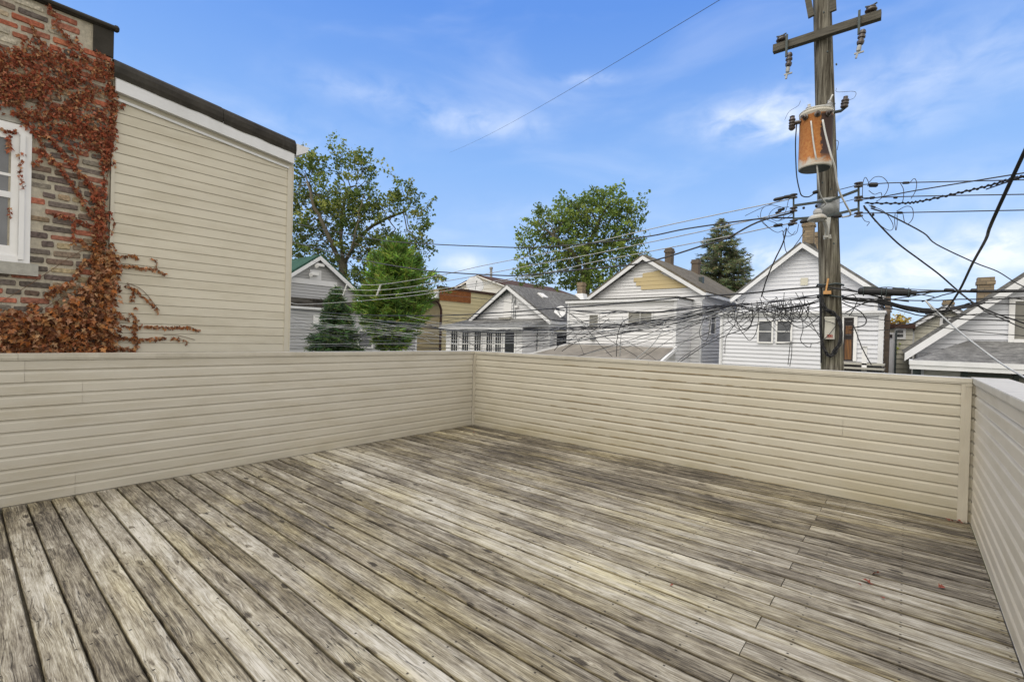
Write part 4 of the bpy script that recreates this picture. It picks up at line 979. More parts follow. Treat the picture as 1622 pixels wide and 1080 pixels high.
# ---- grey house with green roof, far left
def house_a():
    c = -25.0; F = Face('X', c); over = .35
    up, zp = F.px(508, 406, over); ur, zr = F.px(572, 466, over); hw = ur-up; ul = up-hw; s = (zp-zr)/hw
    t = thing('grey_house', (c-5, up, GZ), 'grey clapboard house with green shingle roof beside the sided addition', 'house')
    zw = zr+.25*s-.1
    mb = MB(); lap(mb, F, [(ul+.25, GZ), (ur-.25, GZ), (ur-.25, zw), (up, zp-.12), (ul+.25, zw)], .2); mb.box((c-11, ul+.25, GZ), (c-.03, ur-.25, zw)); mb.build('wall', M['grey_siding'], t)
    a = roof_slab(F, ul, zr, up, zp, 11, over); b = roof_slab(F, ur, zr, up, zp, 11, over); a.add(b.v, b.f); a.build('roof', M['shingle_green'], t)
    mb = MB(); rake(mb, F, ul, zr+.03, up, zp+.03, .26, over); rake(mb, F, ur, zr+.03, up, zp+.03, .30, over+.004); mb.build('rake_board', M['white_metal'], t)
    mb = MB(); p = F.px(461, 440); q = F.px(525, 452); F.box(mb, p[0]-1, q[0]+.4, q[1]-.1, q[1]+.25, .0, .06); r = F.px(490, 442); q2 = F.px(502, 428); F.box(mb, r[0], q2[0]+.3, r[1], q2[1], 0, .04); mb.build('white_band', M['white_siding'], t)
    for x, y in ((505, 420), (496, 434)):
        mb = MB(); k = F.px(x, y); mb.box(F.P(k[0]-.25, k[1]-.1, 0), F.P(k[0]+.25, k[1]+.1, .3)); mb.lathe(F.P(k[0]-.25, k[1]-.05, .25), (1, -.6, -.4), [(0, .05), (.2, .13), (.3, .13)], 10); mb.build('floodlight', M['white_paint'], t)
    # lower front part with torn black shed roof
    A = Face('X', c+1.5); y0 = A.px(455, 500)[0]-3; y1, _ = A.px(659, 540); zt = A.px(520, 492)[1]
    mb = MB(); lap(mb, A, [(y0, GZ), (y1, GZ), (y1, zt), (y0, zt)], .2); mb.box((c-8, y0, GZ), (c+1.46, y1, zt)); mb.build('addition_wall', M['grey_siding'], t)
    mb = MB(); A.box(mb, y0, y1+.1, zt, zt+.14, -.1, .2); A.box(mb, y1-.1, y1+.04, GZ, zt, 0, .05); mb.build('gutter', M['white_metal'], t)
    mb = MB(); ye = A.px(572, 490)[0]; zz = A.px(500, 477)[1]
    mb.hexa([(c+.05, y0, zt+.14), (c+1.65, y0, zt+.14), (c+1.65, y1, zt+.14), (c+.05, y1, zt+.14), (c+.05, y0, zz+.25), (c+1.5, y0, zz-.08), (c+1.5, y1, zz-.08), (c+.05, y1, zz+.25)])
    mb.box((c+1.0, A.px(497, 475)[0], zz), (c+1.4, A.px(525, 475)[0], zz+.16)); mb.build('shed_roof', M['black_roof'], t)
    p = A.px(500, 521); q = A.px(507, 492); mb = MB(); A.box(mb, p[0]-.2, p[0]+.4, p[1], q[1]-.3, 0, .08); mb.build('shutter', M['white_paint'], t)
    p = A.px(568, 545); window(t, A, p[0], p[0]+1.0, p[1]-.2, p[1]+.9, .1, 'glass_grey')
    p = A.px(640, 530); q = A.px(655, 500)
    p = A.px(597, 520); q = A.px(604, 510); 
house_a()

# ---- right house with hip porch roof
def house_e():
    Y = 17.0; F = Face('Y', Y); over = .4
    ul, zl = F.px(1433, 560, over); ux, zx = F.px(1622, 440, over); s = (zx-zl)/(ux-ul); up = ul+4.9; zp = zl+4.9*s; ur = up+4.9
    t = thing('grey_house', (up, Y+5, GZ), 'light grey gabled house with shingled hip porch roof at the right edge', 'house')
    mb = MB(); lap(mb, F, [(ul+.35, GZ), (ur-.35, GZ), (ur-.35, zl+.35*s-.1), (up, zp-.14), (ul+.35, zl+.35*s-.1)], .17); mb.box((ul+.35, Y+.03, GZ), (ur-.35, Y+10, zl+.2)); mb.build('wall', M['white_siding_b'], t)
    a = roof_slab(F, ul, zl, up, zp, 10, over); b = roof_slab(F, ur, zl, up, zp, 10, over); a.add(b.v, b.f); a.build('roof', M['shingle_grey'], t)
    mb = MB(); rake(mb, F, ul, zl+.02, up, zp+.02, .28, over); rake(mb, F, ur, zl+.02, up, zp+.02, .28, over+.004); mb.build('rake_board', M['white_metal'], t)
    mb = MB(); solid(mb, F, [(ul+.1, zl-.02), (up, zp-.16), (up, zp-.22), (ul+.1, zl-.08)], over, over-.01); mb.build('soffit', M['white_metal'], t)
    p = F.px(1606, 537); q = F.px(1640, 482); window(t, F, p[0], q[0]+.6, p[1], q[1]+.1, .14, 'screen', hbar=False)
    # hip porch roof
    A = Y-1.7; zg = atY(1622, 577, A)[2]; x0 = atY(1446, 575, A)[0]; zw = F.px(1560, 540)[1]; xh = F.px(1533, 540)[0]; x1 = x0+9
    mb = MB()
    vs_ = [(x0, A, zg), (x1, A, zg), (x1, Y-.02, zw), (xh, Y-.02, zw), (x0, Y-.02, zg)]
    mb.add(vs_+[(x, y, z-.12) for x, y, z in vs_], [(0, 1, 2, 3), (0, 3, 4), (9, 8, 7, 6, 5), (0, 5, 6, 1), (4, 9, 5, 0), (1, 6, 7, 2)]); pr = mb.build('porch_roof', M['shingle_grey'], t)
    mb = MB(); mb.box((x0-.08, A-.12, zg-.16), (x1, A-.005, zg+.0)); mb.box((x0-.08, A-.09, zg-.30), (x1, A-.0, zg-.165)); mb.box((x0-.1, A, zg-.16), (x0-.005, Y, zg)); mb.build('gutter', M['white_metal'], pr)
    mb = MB(); Fp = Face('Y', A+.5); lap(mb, Fp, [(x0+.3, GZ), (x0+1.2, GZ), (x0+1.2, zg-.3), (x0+.3, zg-.3)], .17)
    mb.box((x0+.25, A+.52, GZ), (x1, Y-.02, GZ+1.6)); mb.build('porch_wall', M['dirty_siding'], t)
    mb = MB(); mb.box((x0+1.2, A+.55, GZ), (x1, A+.6, zg-.3)); pw = mb.build('porch_screen', M['screen'], t)
    mb = MB()
    for k in range(7): xx = x0+1.25+k*1.15; mb.box((xx, A+.46, GZ), (xx+.12, A+.55, zg-.3))
    for zz in (zg-.45, zg-1.0): mb.box((x0+1.2, A+.475, zz), (x1, A+.545, zz+.07))
    mb.build('porch_frame', M['dark_steel'], pw)
    mb = MB(); mb.box((x0-.0, A+.3, GZ), (x0+.22, A+.5, zg-.3)); mb.build('porch_post', M['dark_steel'], t)
    p = atY(1561, 476, 20.5); q = atY(1561, 439, 20.5); chimney(t, (p[0], 20.5), .46, .46, p[2]-1.6, q[2], capw=.035)
house_e()
# ---- cream house between
def house_f():
    Y = 30.0; t, F, rf, g = gable_house('cream_house', 'pale cream house seen between the white house and the right grey house', Y, (1502, 484), (1436, 521), (1568, 524), 'pale_siding', 'shingle_grey', .26, 10, rakeh=.18)
    p = F.px(1493, 512); q = F.px(1502, 505); window(t, F, p[0], q[0], p[1]-.3, q[1], .12, 'glass')
    p = atY(1502, 488, 31.5); q = atY(1502, 475, 31.5); chimney(t, (p[0], 31.5), .45, .4, p[2]-.5, q[2], 'chimney')
    Y = 26.0; F = Face('Y', Y); t = thing('garage', (F.px(1420, 540)[0], Y+2, GZ), 'small white outbuilding with brown roof edge in the gap right of the pole', 'garage')
    p = F.px(1404, 590); q = F.px(1434, 520); mb = MB(); lap(mb, F, [(p[0], GZ), (q[0]+.3, GZ), (q[0]+.3, q[1]), (p[0], q[1]-.05)], .25); mb.box((p[0], Y+.03, GZ), (q[0]+.28, Y+5, q[1]-.06)); mb.build('wall', M['pale_siding'], t)
    mb = MB(); mb.box((p[0]-.1, Y-.25, q[1]), (q[0]+.4, Y+5.2, q[1]+.22)); mb.build('roof', M['shingle_red'], t)
    a = F.px(1421, 534); b = F.px(1431, 526); window(t, F, a[0], b[0], a[1], b[1]+.1, .1, 'glass')
    # nearer white shed
    Y = 22.5; F = Face('Y', Y); t = thing('shed', (F.px(1411, 540)[0], Y+1, GZ), 'white shed with dark door top beside the brown chimney stack', 'shed')
    p = F.px(1404, 590); q = F.px(1419, 527); mb = MB(); mb.box((p[0], Y, GZ), (q[0], Y+2, q[1])); mb.build('wall', M['white_siding'], t)
    mb = MB(); F.box(mb, p[0]+.05, q[0]-.12, F.px(1410, 535)[1], q[1]-.08, .0, .05); mb.build('dark_panel', M['iron'], t)
    mb = MB(); F.box(mb, q[0]-.02, q[0]+.05, GZ, q[1]+.1, .02, .12); mb.build('post', M['dark_steel'], t)
house_f()

# ================================================================ trees
def leafquad(mb, c, s, col, flat=.0):
    n = Vector((rng.gauss(0, 1), rng.gauss(0, 1), rng.gauss(0, 1)+flat)).normalized(); u = n.orthogonal().normalized(); u = Matrix.Rotation(rng.uniform(0, 6.28), 3, n)@u; w = n.cross(u)
    c = Vector(c); l = s*rng.uniform(.7, 1.3); k = l*rng.uniform(.3, .5)
    mb.add([c-u*l*.5, c+w*k+n*l*.12, c+u*l*.5, c-w*k+n*l*.12], [(0, 1, 2, 3)], col)
def deciduous(name, label, D, base_px, blobs, pal, seed, natt=900, step=.55, leaf=.20, per=30, trunk_r=.32, spread=.55, limbs=None, group=None, depthk=.8, fork=None):
    """space colonisation inside an outline of ellipsoids set out at distance D"""
    rs = np.random.RandomState(seed); px = D/F_PX
    b = atD(base_px[0], base_px[1], D); b0 = Vector((b[0], b[1], GZ))
    att = []
    tot = sum(rx*ry for _, _, rx, ry in blobs)
    for (x, y, rx, ry) in blobs:
        c = atD(x, y, D); n = int(2.2*natt*rx*ry/tot)+4
        q = rs.normal(size=(n, 3)); q /= np.linalg.norm(q, axis=1)[:, None]; q *= rs.rand(n, 1)**.4
        for k in q: att.append(np.array(c)+RT*k[0]*rx*px+np.array([0, 0, 1])*k[1]*ry*px+np.array([FW[0], FW[1], 0])*k[2]*rx*px*depthk)
    att = np.array(att)
    nodes = []; par = []
    start = fork if fork else (base_px[0], base_px[1]-10)
    f = atD(start[0], start[1], D); m = 7
    for k in range(m+1): nodes.append(np.array(b0.lerp(f, k/m))+np.append(rs.normal(0, .05, 2), 0)); par.append(k-1)
    if limbs:
        for lm in limbs:
            last = m
            for (x, y, dz) in lm:
                tgt = np.array(atD(x, y, D+dz)); p0 = nodes[last]; L = np.linalg.norm(tgt-p0); kk = max(1, int(L/step))
                for j in range(1, kk+1): nodes.append(p0+(tgt-p0)*j/kk+rs.normal(0, .06, 3)); par.append(last); last = len(nodes)-1
    alive = np.ones(len(att), bool); N = np.array(nodes); di = 60
    d2 = np.linalg.norm(att[:, None]-N[None], axis=2); near = d2.argmin(1); nd_ = d2.min(1)
    for it in range(110):
        if not alive.any(): break
        grow = {}
        for i in np.where(alive)[0]: grow.setdefault(near[i], []).append(i)
        new = []
        for k, ids in grow.items():
            v = att[ids]-N[k]; dl = np.linalg.norm(v, axis=1)+1e-6
            if rs.rand() < .5: dvec = v[dl.argmin()]/dl.min()
            else: dvec = (v/dl[:, None]**2.5).sum(0)
            l = np.linalg.norm(dvec)
            if l < 1e-9: continue
            dvec = dvec/l+rs.normal(0, .16, 3); q = N[k]+dvec/np.linalg.norm(dvec)*step
            if np.linalg.norm(N-q, axis=1).min() < .5*step: continue
            new.append(q); par.append(k)
        if not new:
            if it < 108: continue
            break
        new = np.array(new); s0 = len(N); N = np.vstack([N, new])
        dd = np.linalg.norm(att[:, None]-new[None], axis=2); am = dd.argmin(1); mn = dd.min(1); upd = mn < nd_
        near[upd] = am[upd]+s0; nd_[upd] = mn[upd]; alive &= nd_ > step*.9
        if len(N) > 5200: break
    n = len(N); kids = [[] for _ in range(n)]; w = np.zeros(n)
    for i in range(n):
        if par[i] >= 0: kids[par[i]].append(i)
    cnt = np.zeros(n); ht = np.zeros(n)
    for i in range(n-1, -1, -1):
        cnt[i] = sum(cnt[k] for k in kids[i]) if kids[i] else 1; ht[i] = 1+max(ht[k] for k in kids[i]) if kids[i] else 0
    rad = trunk_r*(cnt/cnt[0])**.56; rad = np.maximum(rad, .012)
    t = thing(name, b0, label, 'tree', group); tb = MB(); done = set()
    for i in range(n):
        ks = sorted(kids[i], key=lambda k: -rad[k]); starts = ks[1:] if i else ks
        if i == 0: starts = ks
        for s_ in starts:
            chain = [i, s_]
            while kids[chain[-1]]: chain.append(max(kids[chain[-1]], key=lambda k: rad[k]))
            pts = [N[q] for q in chain]; rr = [min(rad[q], rad[chain[1]]*1.15) for q in chain]
            tb.tube(pts, rr, 6 if rr[0] > .05 else 4, caps=False)
    tb.build('trunk', M['bark'], t, smooth=True)
    pal = [tuple(min(.6, v*2.4) for v in c) for c in pal]
    lb = MB(); tips = [i for i in range(n) if ht[i] < 4]
    for i in tips:
        if N[i][2] < GZ+1.6: continue
        k = per if not kids[i] else int(per*.45); tonal = rng.uniform(.7, 1.15); cc = rng.choice(pal); sp = spread*rng.uniform(.5, 1.1)
        out = Vector(N[i]-N[par[i]]).normalized() if par[i] >= 0 else Vector((0, 0, 1)); reach = 1.0 if not kids[i] else .25
        for _ in range(int(k*rng.uniform(.4, 1.3))):
            c = cc if rng.random() < .7 else rng.choice(pal); q = tonal*rng.uniform(.75, 1.25)
            sh = rng.random()**1.3*reach; leafquad(lb, Vector(N[i])+out*sh*1.1+(1-.55*sh)*Vector((rng.gauss(0, sp*.5), rng.gauss(0, sp*.5), rng.gauss(-.05, sp*.35))), leaf, tuple(v*q for v in c), .8)
    lb.build('crown', M['leaf'], t)
    return t
G1 = [(.085, .115, .030), (.060, .090, .024), (.115, .135, .034), (.045, .068, .020), (.145, .155, .045)]
G2 = [(.105, .145, .032), (.080, .120, .030), (.140, .170, .040), (.055, .085, .022)]
deciduous('locust_tree', 'tall open-branched tree rising behind the green-roofed grey house', 36, (545, 470),
          [(500, 270, 22, 32), (475, 300, 22, 60), (545, 262, 16, 30), (572, 285, 22, 38), (530, 330, 50, 38), (600, 330, 30, 26), (640, 320, 24, 30), (668, 335, 17, 15), (655, 380, 24, 28), (590, 390, 35, 32), (480, 370, 32, 36), (520, 400, 40, 32), (640, 425, 28, 28), (480, 425, 26, 25), (560, 445, 40, 22), (690, 445, 12, 10), (615, 270, 5, 6), (526, 232, 5, 8)],
          G1, 3, 1800, .5, .20, 52, .34, .50, fork=(542, 420), limbs=[[(540, 360, 0), (548, 300, .5)], [(525, 385, -1), (500, 330, -1.5), (488, 290, -1.5)], [(575, 370, 1), (610, 345, 1.2), (650, 330, 1)], [(560, 385, -1.5), (575, 310, -2)]])
deciduous('maple_tree', 'broad green leafy tree rising behind the cottage and the white house', 42, (925, 480),
          [(960, 322, 38, 22), (925, 345, 48, 30), (985, 345, 34, 34), (870, 365, 38, 28), (835, 385, 18, 22), (910, 395, 50, 34), (975, 395, 36, 34), (860, 425, 32, 22), (930, 435, 48, 28), (835, 420, 14, 22), (1005, 400, 18, 24), (985, 430, 24, 18), (858, 335, 14, 10), (1015, 322, 8, 8), (900, 330, 24, 14)],
          G2, 5, 1500, .5, .235, 36, .42, .6, fork=(928, 445), limbs=[[(930, 400, 0), (950, 345, .5)], [(950, 400, 1), (985, 360, 1)], [(905, 400, -1), (870, 370, -1)]])
deciduous('autumn_tree', 'distant small tree with yellow-orange autumn leaves in the gap right of the pole', 60, (1425, 530), [(1418, 508, 14, 7), (1430, 505, 12, 7), (1410, 512, 8, 5)], [(.28, .19, .03), (.20, .15, .03), (.30, .13, .03)], 8, 160, .6, .3, 30, .2, .6)
deciduous('young_tree', 'slender young tree with yellow-green leaves beside the brown chimney stack', 24.5, (1405, 585), [(1406, 548, 5, 12), (1411, 562, 9, 8), (1404, 570, 6, 10), (1405, 545, 3, 6)], [(.17, .21, .035), (.12, .17, .03), (.20, .22, .05)], 9, 90, .3, .14, 16, .06, .25)

def conifer(name, label, D, x, ybase, ytop, halfw, pal, seed, style='spruce', droop=.25, nl=34, dens=1.0):
    pal = [tuple(v*2.3 for v in c) for c in pal]
    r0 = random.Random(seed); px = D/F_PX; b = atD(x, ybase, D); top = atD(x, ytop, D); H0 = GZ; H = top[2]; t = thing(name, (b[0], b[1], GZ), label, 'tree')
    tb = MB(); tb.tube([(b[0], b[1], GZ), (b[0], b[1], (GZ+H)/2), (b[0], b[1], H)], [halfw*px*.09+.05, halfw*px*.06+.03, .015], 8); lb = MB()
    z = H; z0 = b[2]
    levels = nl
    for i in range(levels):
        f = i/(levels-1); zz = H-.12-(H-z0+.8)*f**.95; R_ = halfw*px*(min(1, (f*1.15)**.78+.05)) if style != 'column' else halfw*px*(.22+.78*math.sin(min(1, f/.68)*1.5708))*(1 if f < .72 else 1-2.0*(f-.72))
        if style == 'column': R_ *= (.85+.3*r0.random())
        nb = int((6+12*f)*dens)
        for k in range(nb):
            a = r0.uniform(0, 6.283); L = R_*r0.uniform(.62, 1.12); el = (.55-.75*f if style == 'column' else .25-.35*f)+r0.gauss(0, .12)
            d = Vector((math.cos(a), math.sin(a), el)).normalized(); p0 = Vector((b[0], b[1], zz)); n = 7; pts = []
            for j in range(n+1):
                s_ = j/n; pts.append(p0+d*L*s_+Vector((0, 0, -droop*L*s_*s_+.28*L*max(0, s_-.6)**1.5 if style == 'spruce' else .25*L*s_*s_)))
            tb.tube(pts[::2]+[pts[-1]], [.02+.015*f, .015, .012, .008, .005], 4, caps=False)
            c0 = r0.choice(pal); k0 = r0.uniform(.7, 1.2)
            m = int(L*38*dens)+8
            for _ in range(m):
                s_ = r0.uniform(.12, 1.02)**.8; q = pts[min(n-1, int(s_*n))].lerp(pts[min(n, int(s_*n)+1)], (s_*n) % 1)
                side = Vector((-d[1], d[0], 0))*r0.gauss(0, 1); v = (d*r0.uniform(.2, 1)+side*.8+Vector((0, 0, r0.gauss(-.15 if style == 'spruce' else .35, .35)))).normalized()
                l = r0.uniform(.10, .24)*(1.0 if style == 'spruce' else 1.25)*(.7+.5*px/.03); w = v.cross(Vector((r0.gauss(0, 1), r0.gauss(0, 1), r0.gauss(0, 1)))).normalized()*l*.10
                c = tuple(x_*k0*r0.uniform(.75, 1.3) for x_ in (c0 if r0.random() < .75 else r0.choice(pal)))
                q = q+Vector((r0.gauss(0, .05), r0.gauss(0, .05), r0.gauss(0, .05)))
                lb.add([q-w, q+w, q+v*l+w*.3, q+v*l-w*.3], [(0, 1, 2, 3)], c)
    tb.build('trunk', M['bark'], t); lb.build('crown', M['needle'], t)
S1 = [(.040, .065, .028), (.030, .052, .024), (.055, .085, .032), (.022, .040, .02)]
S2 = [(.095, .15, .030), (.065, .11, .025), (.13, .185, .035), (.05, .085, .02)]
S3 = [(.10, .115, .060), (.075, .09, .05), (.13, .135, .07), (.040, .05, .03)]
conifer('spruce_tree', 'small dark green spruce in front of the grey clapboard wall', 21, 531, 553, 454, 45, S1, 11, 'spruce', .2, 32, 1.5)
conifer('evergreen_tree', 'bright green feathery evergreen between small spruce and yellow building', 23, 623, 520, 384, 57, S2, 12, 'column', .1, 38, 1.5)
conifer('spruce_tree', 'tall dull green spruce behind the white house chimneys', 46, 1140, 470, 347, 62, S3, 13, 'spruce', .12, 34, 1.1)

# ================================================================ utility pole
PY = 3.1
def pole():
    top = atY(1297, -190, PY); low = atY(1317.5, 560, PY); d = (top-low).normalized(); base = low+d*((GZ-low[2])/d[2])
    t = thing('utility_pole', base, 'tall weathered wooden utility pole with crossarms, standing in the alley beyond the far parapet', 'utility pole')
    mb = MB(); n = 26; pts = [base.lerp(top, i/n) for i in range(n+1)]
    mb.tube(pts, [.165-.055*i/n for i in range(n+1)], 28); mb.build('shaft', M['pole'], t, smooth=True)
    ax = lambda y: atY(1317.5+(y-560)*(1317.5-1297)/750., y, PY)   # axis point at a picture height
    # lower crossarm
    a = atY(1225, 79, PY-.19); b = atY(1396, 24, PY-.19); mb = MB(); mb.bar(a, b, .095, .115); arm = mb.build('crossarm', M['arm_wood'], t)
    u = (b-a).normalized(); L = (b-a).length
    def insul(par, p, s=1):
        mb = MB(); mb.lathe(p, (0, 0, 1), [(0, .02), (.03, .022), (.035, .06*s), (.05, .075*s), (.065, .075*s), (.07, .045*s), (.085, .045*s), (.09, .06*s), (.105, .06*s), (.115, .03*s)], 14); o = mb.build('insulator', M['porcelain_dark'], par, smooth=False)
        mb = MB(); mb.lathe(p+Vector((0, 0, .078)), (0, 0, 1), [(0, .052*s), (.022, .05*s)], 14); mb.build('insulator_collar', M['porcelain_grey'], o)
        mb = MB(); mb.tube([p+Vector((-.07, 0, .135)), p+Vector((0, 0, .12)), p+Vector((.07, 0, .14))], .012, 5); mb.build('tie_wire', M['dark_steel'], o)
    insul(arm, a+u*.11+Vector((0, 0, .055))); insul(arm, a+u*(L-.12)+Vector((0, 0, .055)))
    # hanging fuse cutouts
    for s, top_px, bot_px in ((.20, (1239, 62), (1240, 90)), (L-.25, (1375, 20), (1376, 50))):
        p = a+u*s+Vector((0, -.07, 0)); mb = MB(); mb.bar(p+Vector((0, 0, .13)), p+Vector((0, 0, -.22)), .022, .03, (1, 0, 0)); c = mb.build('cutout_bracket', M['dark_steel'], arm)
        q = p+Vector((.0, -.03, -.22)); dd = Vector((-.13, -.05, -1)).normalized() if s > 1 else Vector((-.05, 0, -1)).normalized()
        mb = MB(); mb.lathe(q+Vector((.05, 0, .03)), dd, [(0, .03), (.03, .045), (.05, .045), (.055, .032), (.08, .032), (.085, .048), (.11, .048), (.115, .032), (.15, .032), (.155, .046), (.18, .046), (.2, .04)], 12); mb.build('cutout_insulator', M['porcelain_dark'], c)
        mb = MB(); mb.lathe(q+dd*.21+Vector((.045, 0, .03)), dd, [(0, .022), (.02, .03), (.08, .028), (.1, .012)], 10); mb.bar(q+dd*.32+Vector((.0, 0, .03)), q+dd*.30+Vector((.11, 0, .01)), .02, .02); mb.bar(q+dd*.31+Vector((.04, 0, .03)), q+dd*.38+Vector((.03, 0, .02)), .025, .025); mb.build('cutout_contact', M['steel'], c)
    # upper crossarm pair (seen end-on at the frame edge): slanted braces
    mb = MB(); p0 = atY(1285, 27, PY-.16); p1 = atY(1269, -60, PY-.16); mb.bar(p0, p1, .045, .08, (1, 0, 0)); mb.build('brace', M['arm_wood'], t)
    mb = MB(); p0 = atY(1320, 18, PY-.16); p1 = atY(1315, -70, PY-.16); mb.bar(p0, p1, .045, .08, (1, 0, 0)); mb.build('brace', M['arm_wood'], t)
    mb = MB(); a2 = atY(1215, -80, PY-.17); b2 = atY(1385, -135, PY-.17); mb.bar(a2, b2, .095, .115); mb.build('crossarm', M['arm_wood'], t)
    # stand-off insulators flanking the tank
    mb = MB(); q = atY(1337, 172, PY-.25); mb.lathe(q, (0.1, 0, 1), [(0, .03), (.02, .05), (.04, .05), (.045, .036), (.06, .036), (.065, .052), (.08, .052), (.085, .036), (.1, .036), (.105, .05), (.12, .05), (.14, .03), (.17, .03)], 12); ins = mb.build('arrester', M['porcelain_dark'], t)
    mb = MB(); mb.tube([atY(1322, 178, PY-.1), atY(1332, 176, PY-.2), q], .022, 6); mb.build('arrester_bracket', M['dark_steel'], ins)
    # steel plate and the low alley light
    mb = MB(); c = ax(330); mb.lathe(c-Vector((0, 0, .14)), (0, 0, 1), [(0, .152), (.27, .150)], 24); mb.build('steel_plate', M['steel'], t, smooth=True)
    # rack struts and spools
    for xs, ys, nm in ((1257, (311, 332, 352), 0), (1360, (293, 315, 340), 1)):
        Yr = PY-.15; a_ = atY(xs, ys[0]-1, Yr); b_ = atY(xs, ys[2]+1, Yr); mb = MB(); mb.tube([a_, b_], .014, 6); rk = mb.build('spool_rack', M['dark_steel'], t)
        for y in ys:
            p = atY(xs, y, Yr); mb = MB(); mb.lathe(p-Vector((0, 0, .035)), (0, 0, 1), [(0, .022), (.005, .055), (.02, .055), (.028, .028), (.044, .028), (.05, .055), (.065, .055), (.07, .02)], 12); mb.build('spool', M['porcelain_dark'], rk)
        mb = MB()
        if nm == 0:
            for y0, y1 in ((326, 318), (347, 343)): mb.bar(atY(xs, y0, Yr), atY(1312, y1 if y0 < 330 else 343, Yr), .025, .035)
        else:
            for y0, y1 in ((301, 319), (331, 342)): mb.bar(atY(xs, y0, Yr), atY(1312, y1, Yr), .025, .035)
        mb.build('rack_strut', M['dark_steel'], rk)
    # equipment box and black cable coil
    Yb = PY-.19; p = atY(1306, 537, Yb); q = atY(1323, 502, Yb); mb = MB(); mb.box((p[0], Yb-.02, p[2]), (q[0], Yb+.09, q[2])); mb.box((p[0]-.006, Yb-.026, q[2]-.03), (q[0]+.006, Yb+.09, q[2]+.004)); bx = mb.build('equipment_box', M['box_paint'], t)
    # three red blocky characters stencilled low on the box
    h = (q[2]-p[2])*.085; w = h*.62; x = p[0]+(q[0]-p[0])*.28; z = p[2]+(q[2]-p[2])*.105; mb = MB(); th = h*.2
    seg8 = [(0, 0, 1, 0), (0, .5, 1, .5), (0, 1, 1, 1), (0, 0, 0, 1), (1, 0, 1, 1)]
    for k in range(3):
        for (x0, z0, x1, z1) in seg8:
            X0, X1 = x+k*w*1.35+x0*w, x+k*w*1.35+x1*w; Z0, Z1 = z+z0*h, z+z1*h
            mb.box((X0-th/2, Yb-.0235, Z0-th/2), (X1+th/2, Yb-.0205, Z1+th/2))
    mb.box((x-w*.4, Yb-.023, z-h*.55), (x+w*4.2, Yb-.0205, z-h*.45))
    mb.build('lettering', M['red'], bx)
    # loops of cable round the shaft
    co = MB(); rr = random.Random(5)
    for k in range(13):
        j = lambda s: rr.uniform(-s, s); off = PY-.17-.006*k
        loop = [(1301+j(2), 470+j(4)), (1306+j(2), 487+j(3)), (1318+j(3), 496+j(3)), (1328+j(2.5), 506+j(4)), (1332+j(2), 522+j(4)), (1330+j(2.5), 543+j(4)), (1323+j(3), 556+j(3)), (1315+j(2), 563+j(3)), (1308+j(2), 556+j(3)), (1301.5+j(1.5), 540+j(4)), (1300+j(1.5), 515+j(4)), (1300.5+j(1.5), 490+j(4)), (1301+j(2), 470+j(4))]
        co.tube([atY(x, y, off+j(.01)) for x, y in [(q[0], q[1]) for q in smooth_path([Vector((x, y, 0)) for x, y in loop], 4)]], .0085, 5)
    co.build('cable_coil', M['black_cable'], t)
    mb = MB(); mb.tube([ax(452)+Vector((0, 0, 0))+Vector((math.cos(k/12*6.283)*.17, math.sin(k/12*6.283)*.17, .01*math.sin(k*2))) for k in range(13)], .014, 5); mb.tube([ax(470)+Vector((math.cos(k/12*6.283)*.172, math.sin(k/12*6.283)*.172, .02*math.sin(k))) for k in range(13)], .010, 5); mb.build('strap', M['dark_steel'], t)
    mb = MB(); mb.bar(atY(1308, 463, PY-.20), atY(1312, 441, PY-.20), .035, .02); mb.box(atY(1304, 466, PY-.22), atY(1317, 461, PY-.16)); mb.build('wooden_peg', M['fresh_wood'], t)
    # steps / bolts / splinters
    mb = MB()
    for x, y in ((1310, 45), (1305, 21), (1311, 83), (1325, 103), (1299, 228), (1322, 165), (1303, 290), (1316, 300), (1321, 386)): p = atY(x, y, PY-.15); mb.lathe(p, (0, -1, 0), [(0, .012), (.03, .012)], 6)
    mb.build('bolt', M['dark_steel'], t)
    mb = MB(); zz = [atY(1300.6, y, PY-.165) for y in (455, 480, 510, 545, 575)]; mb.tube(zz, .012, 5); mb.build('riser_cable', M['black_cable'], t)
    return ax
POLE_AX = pole()
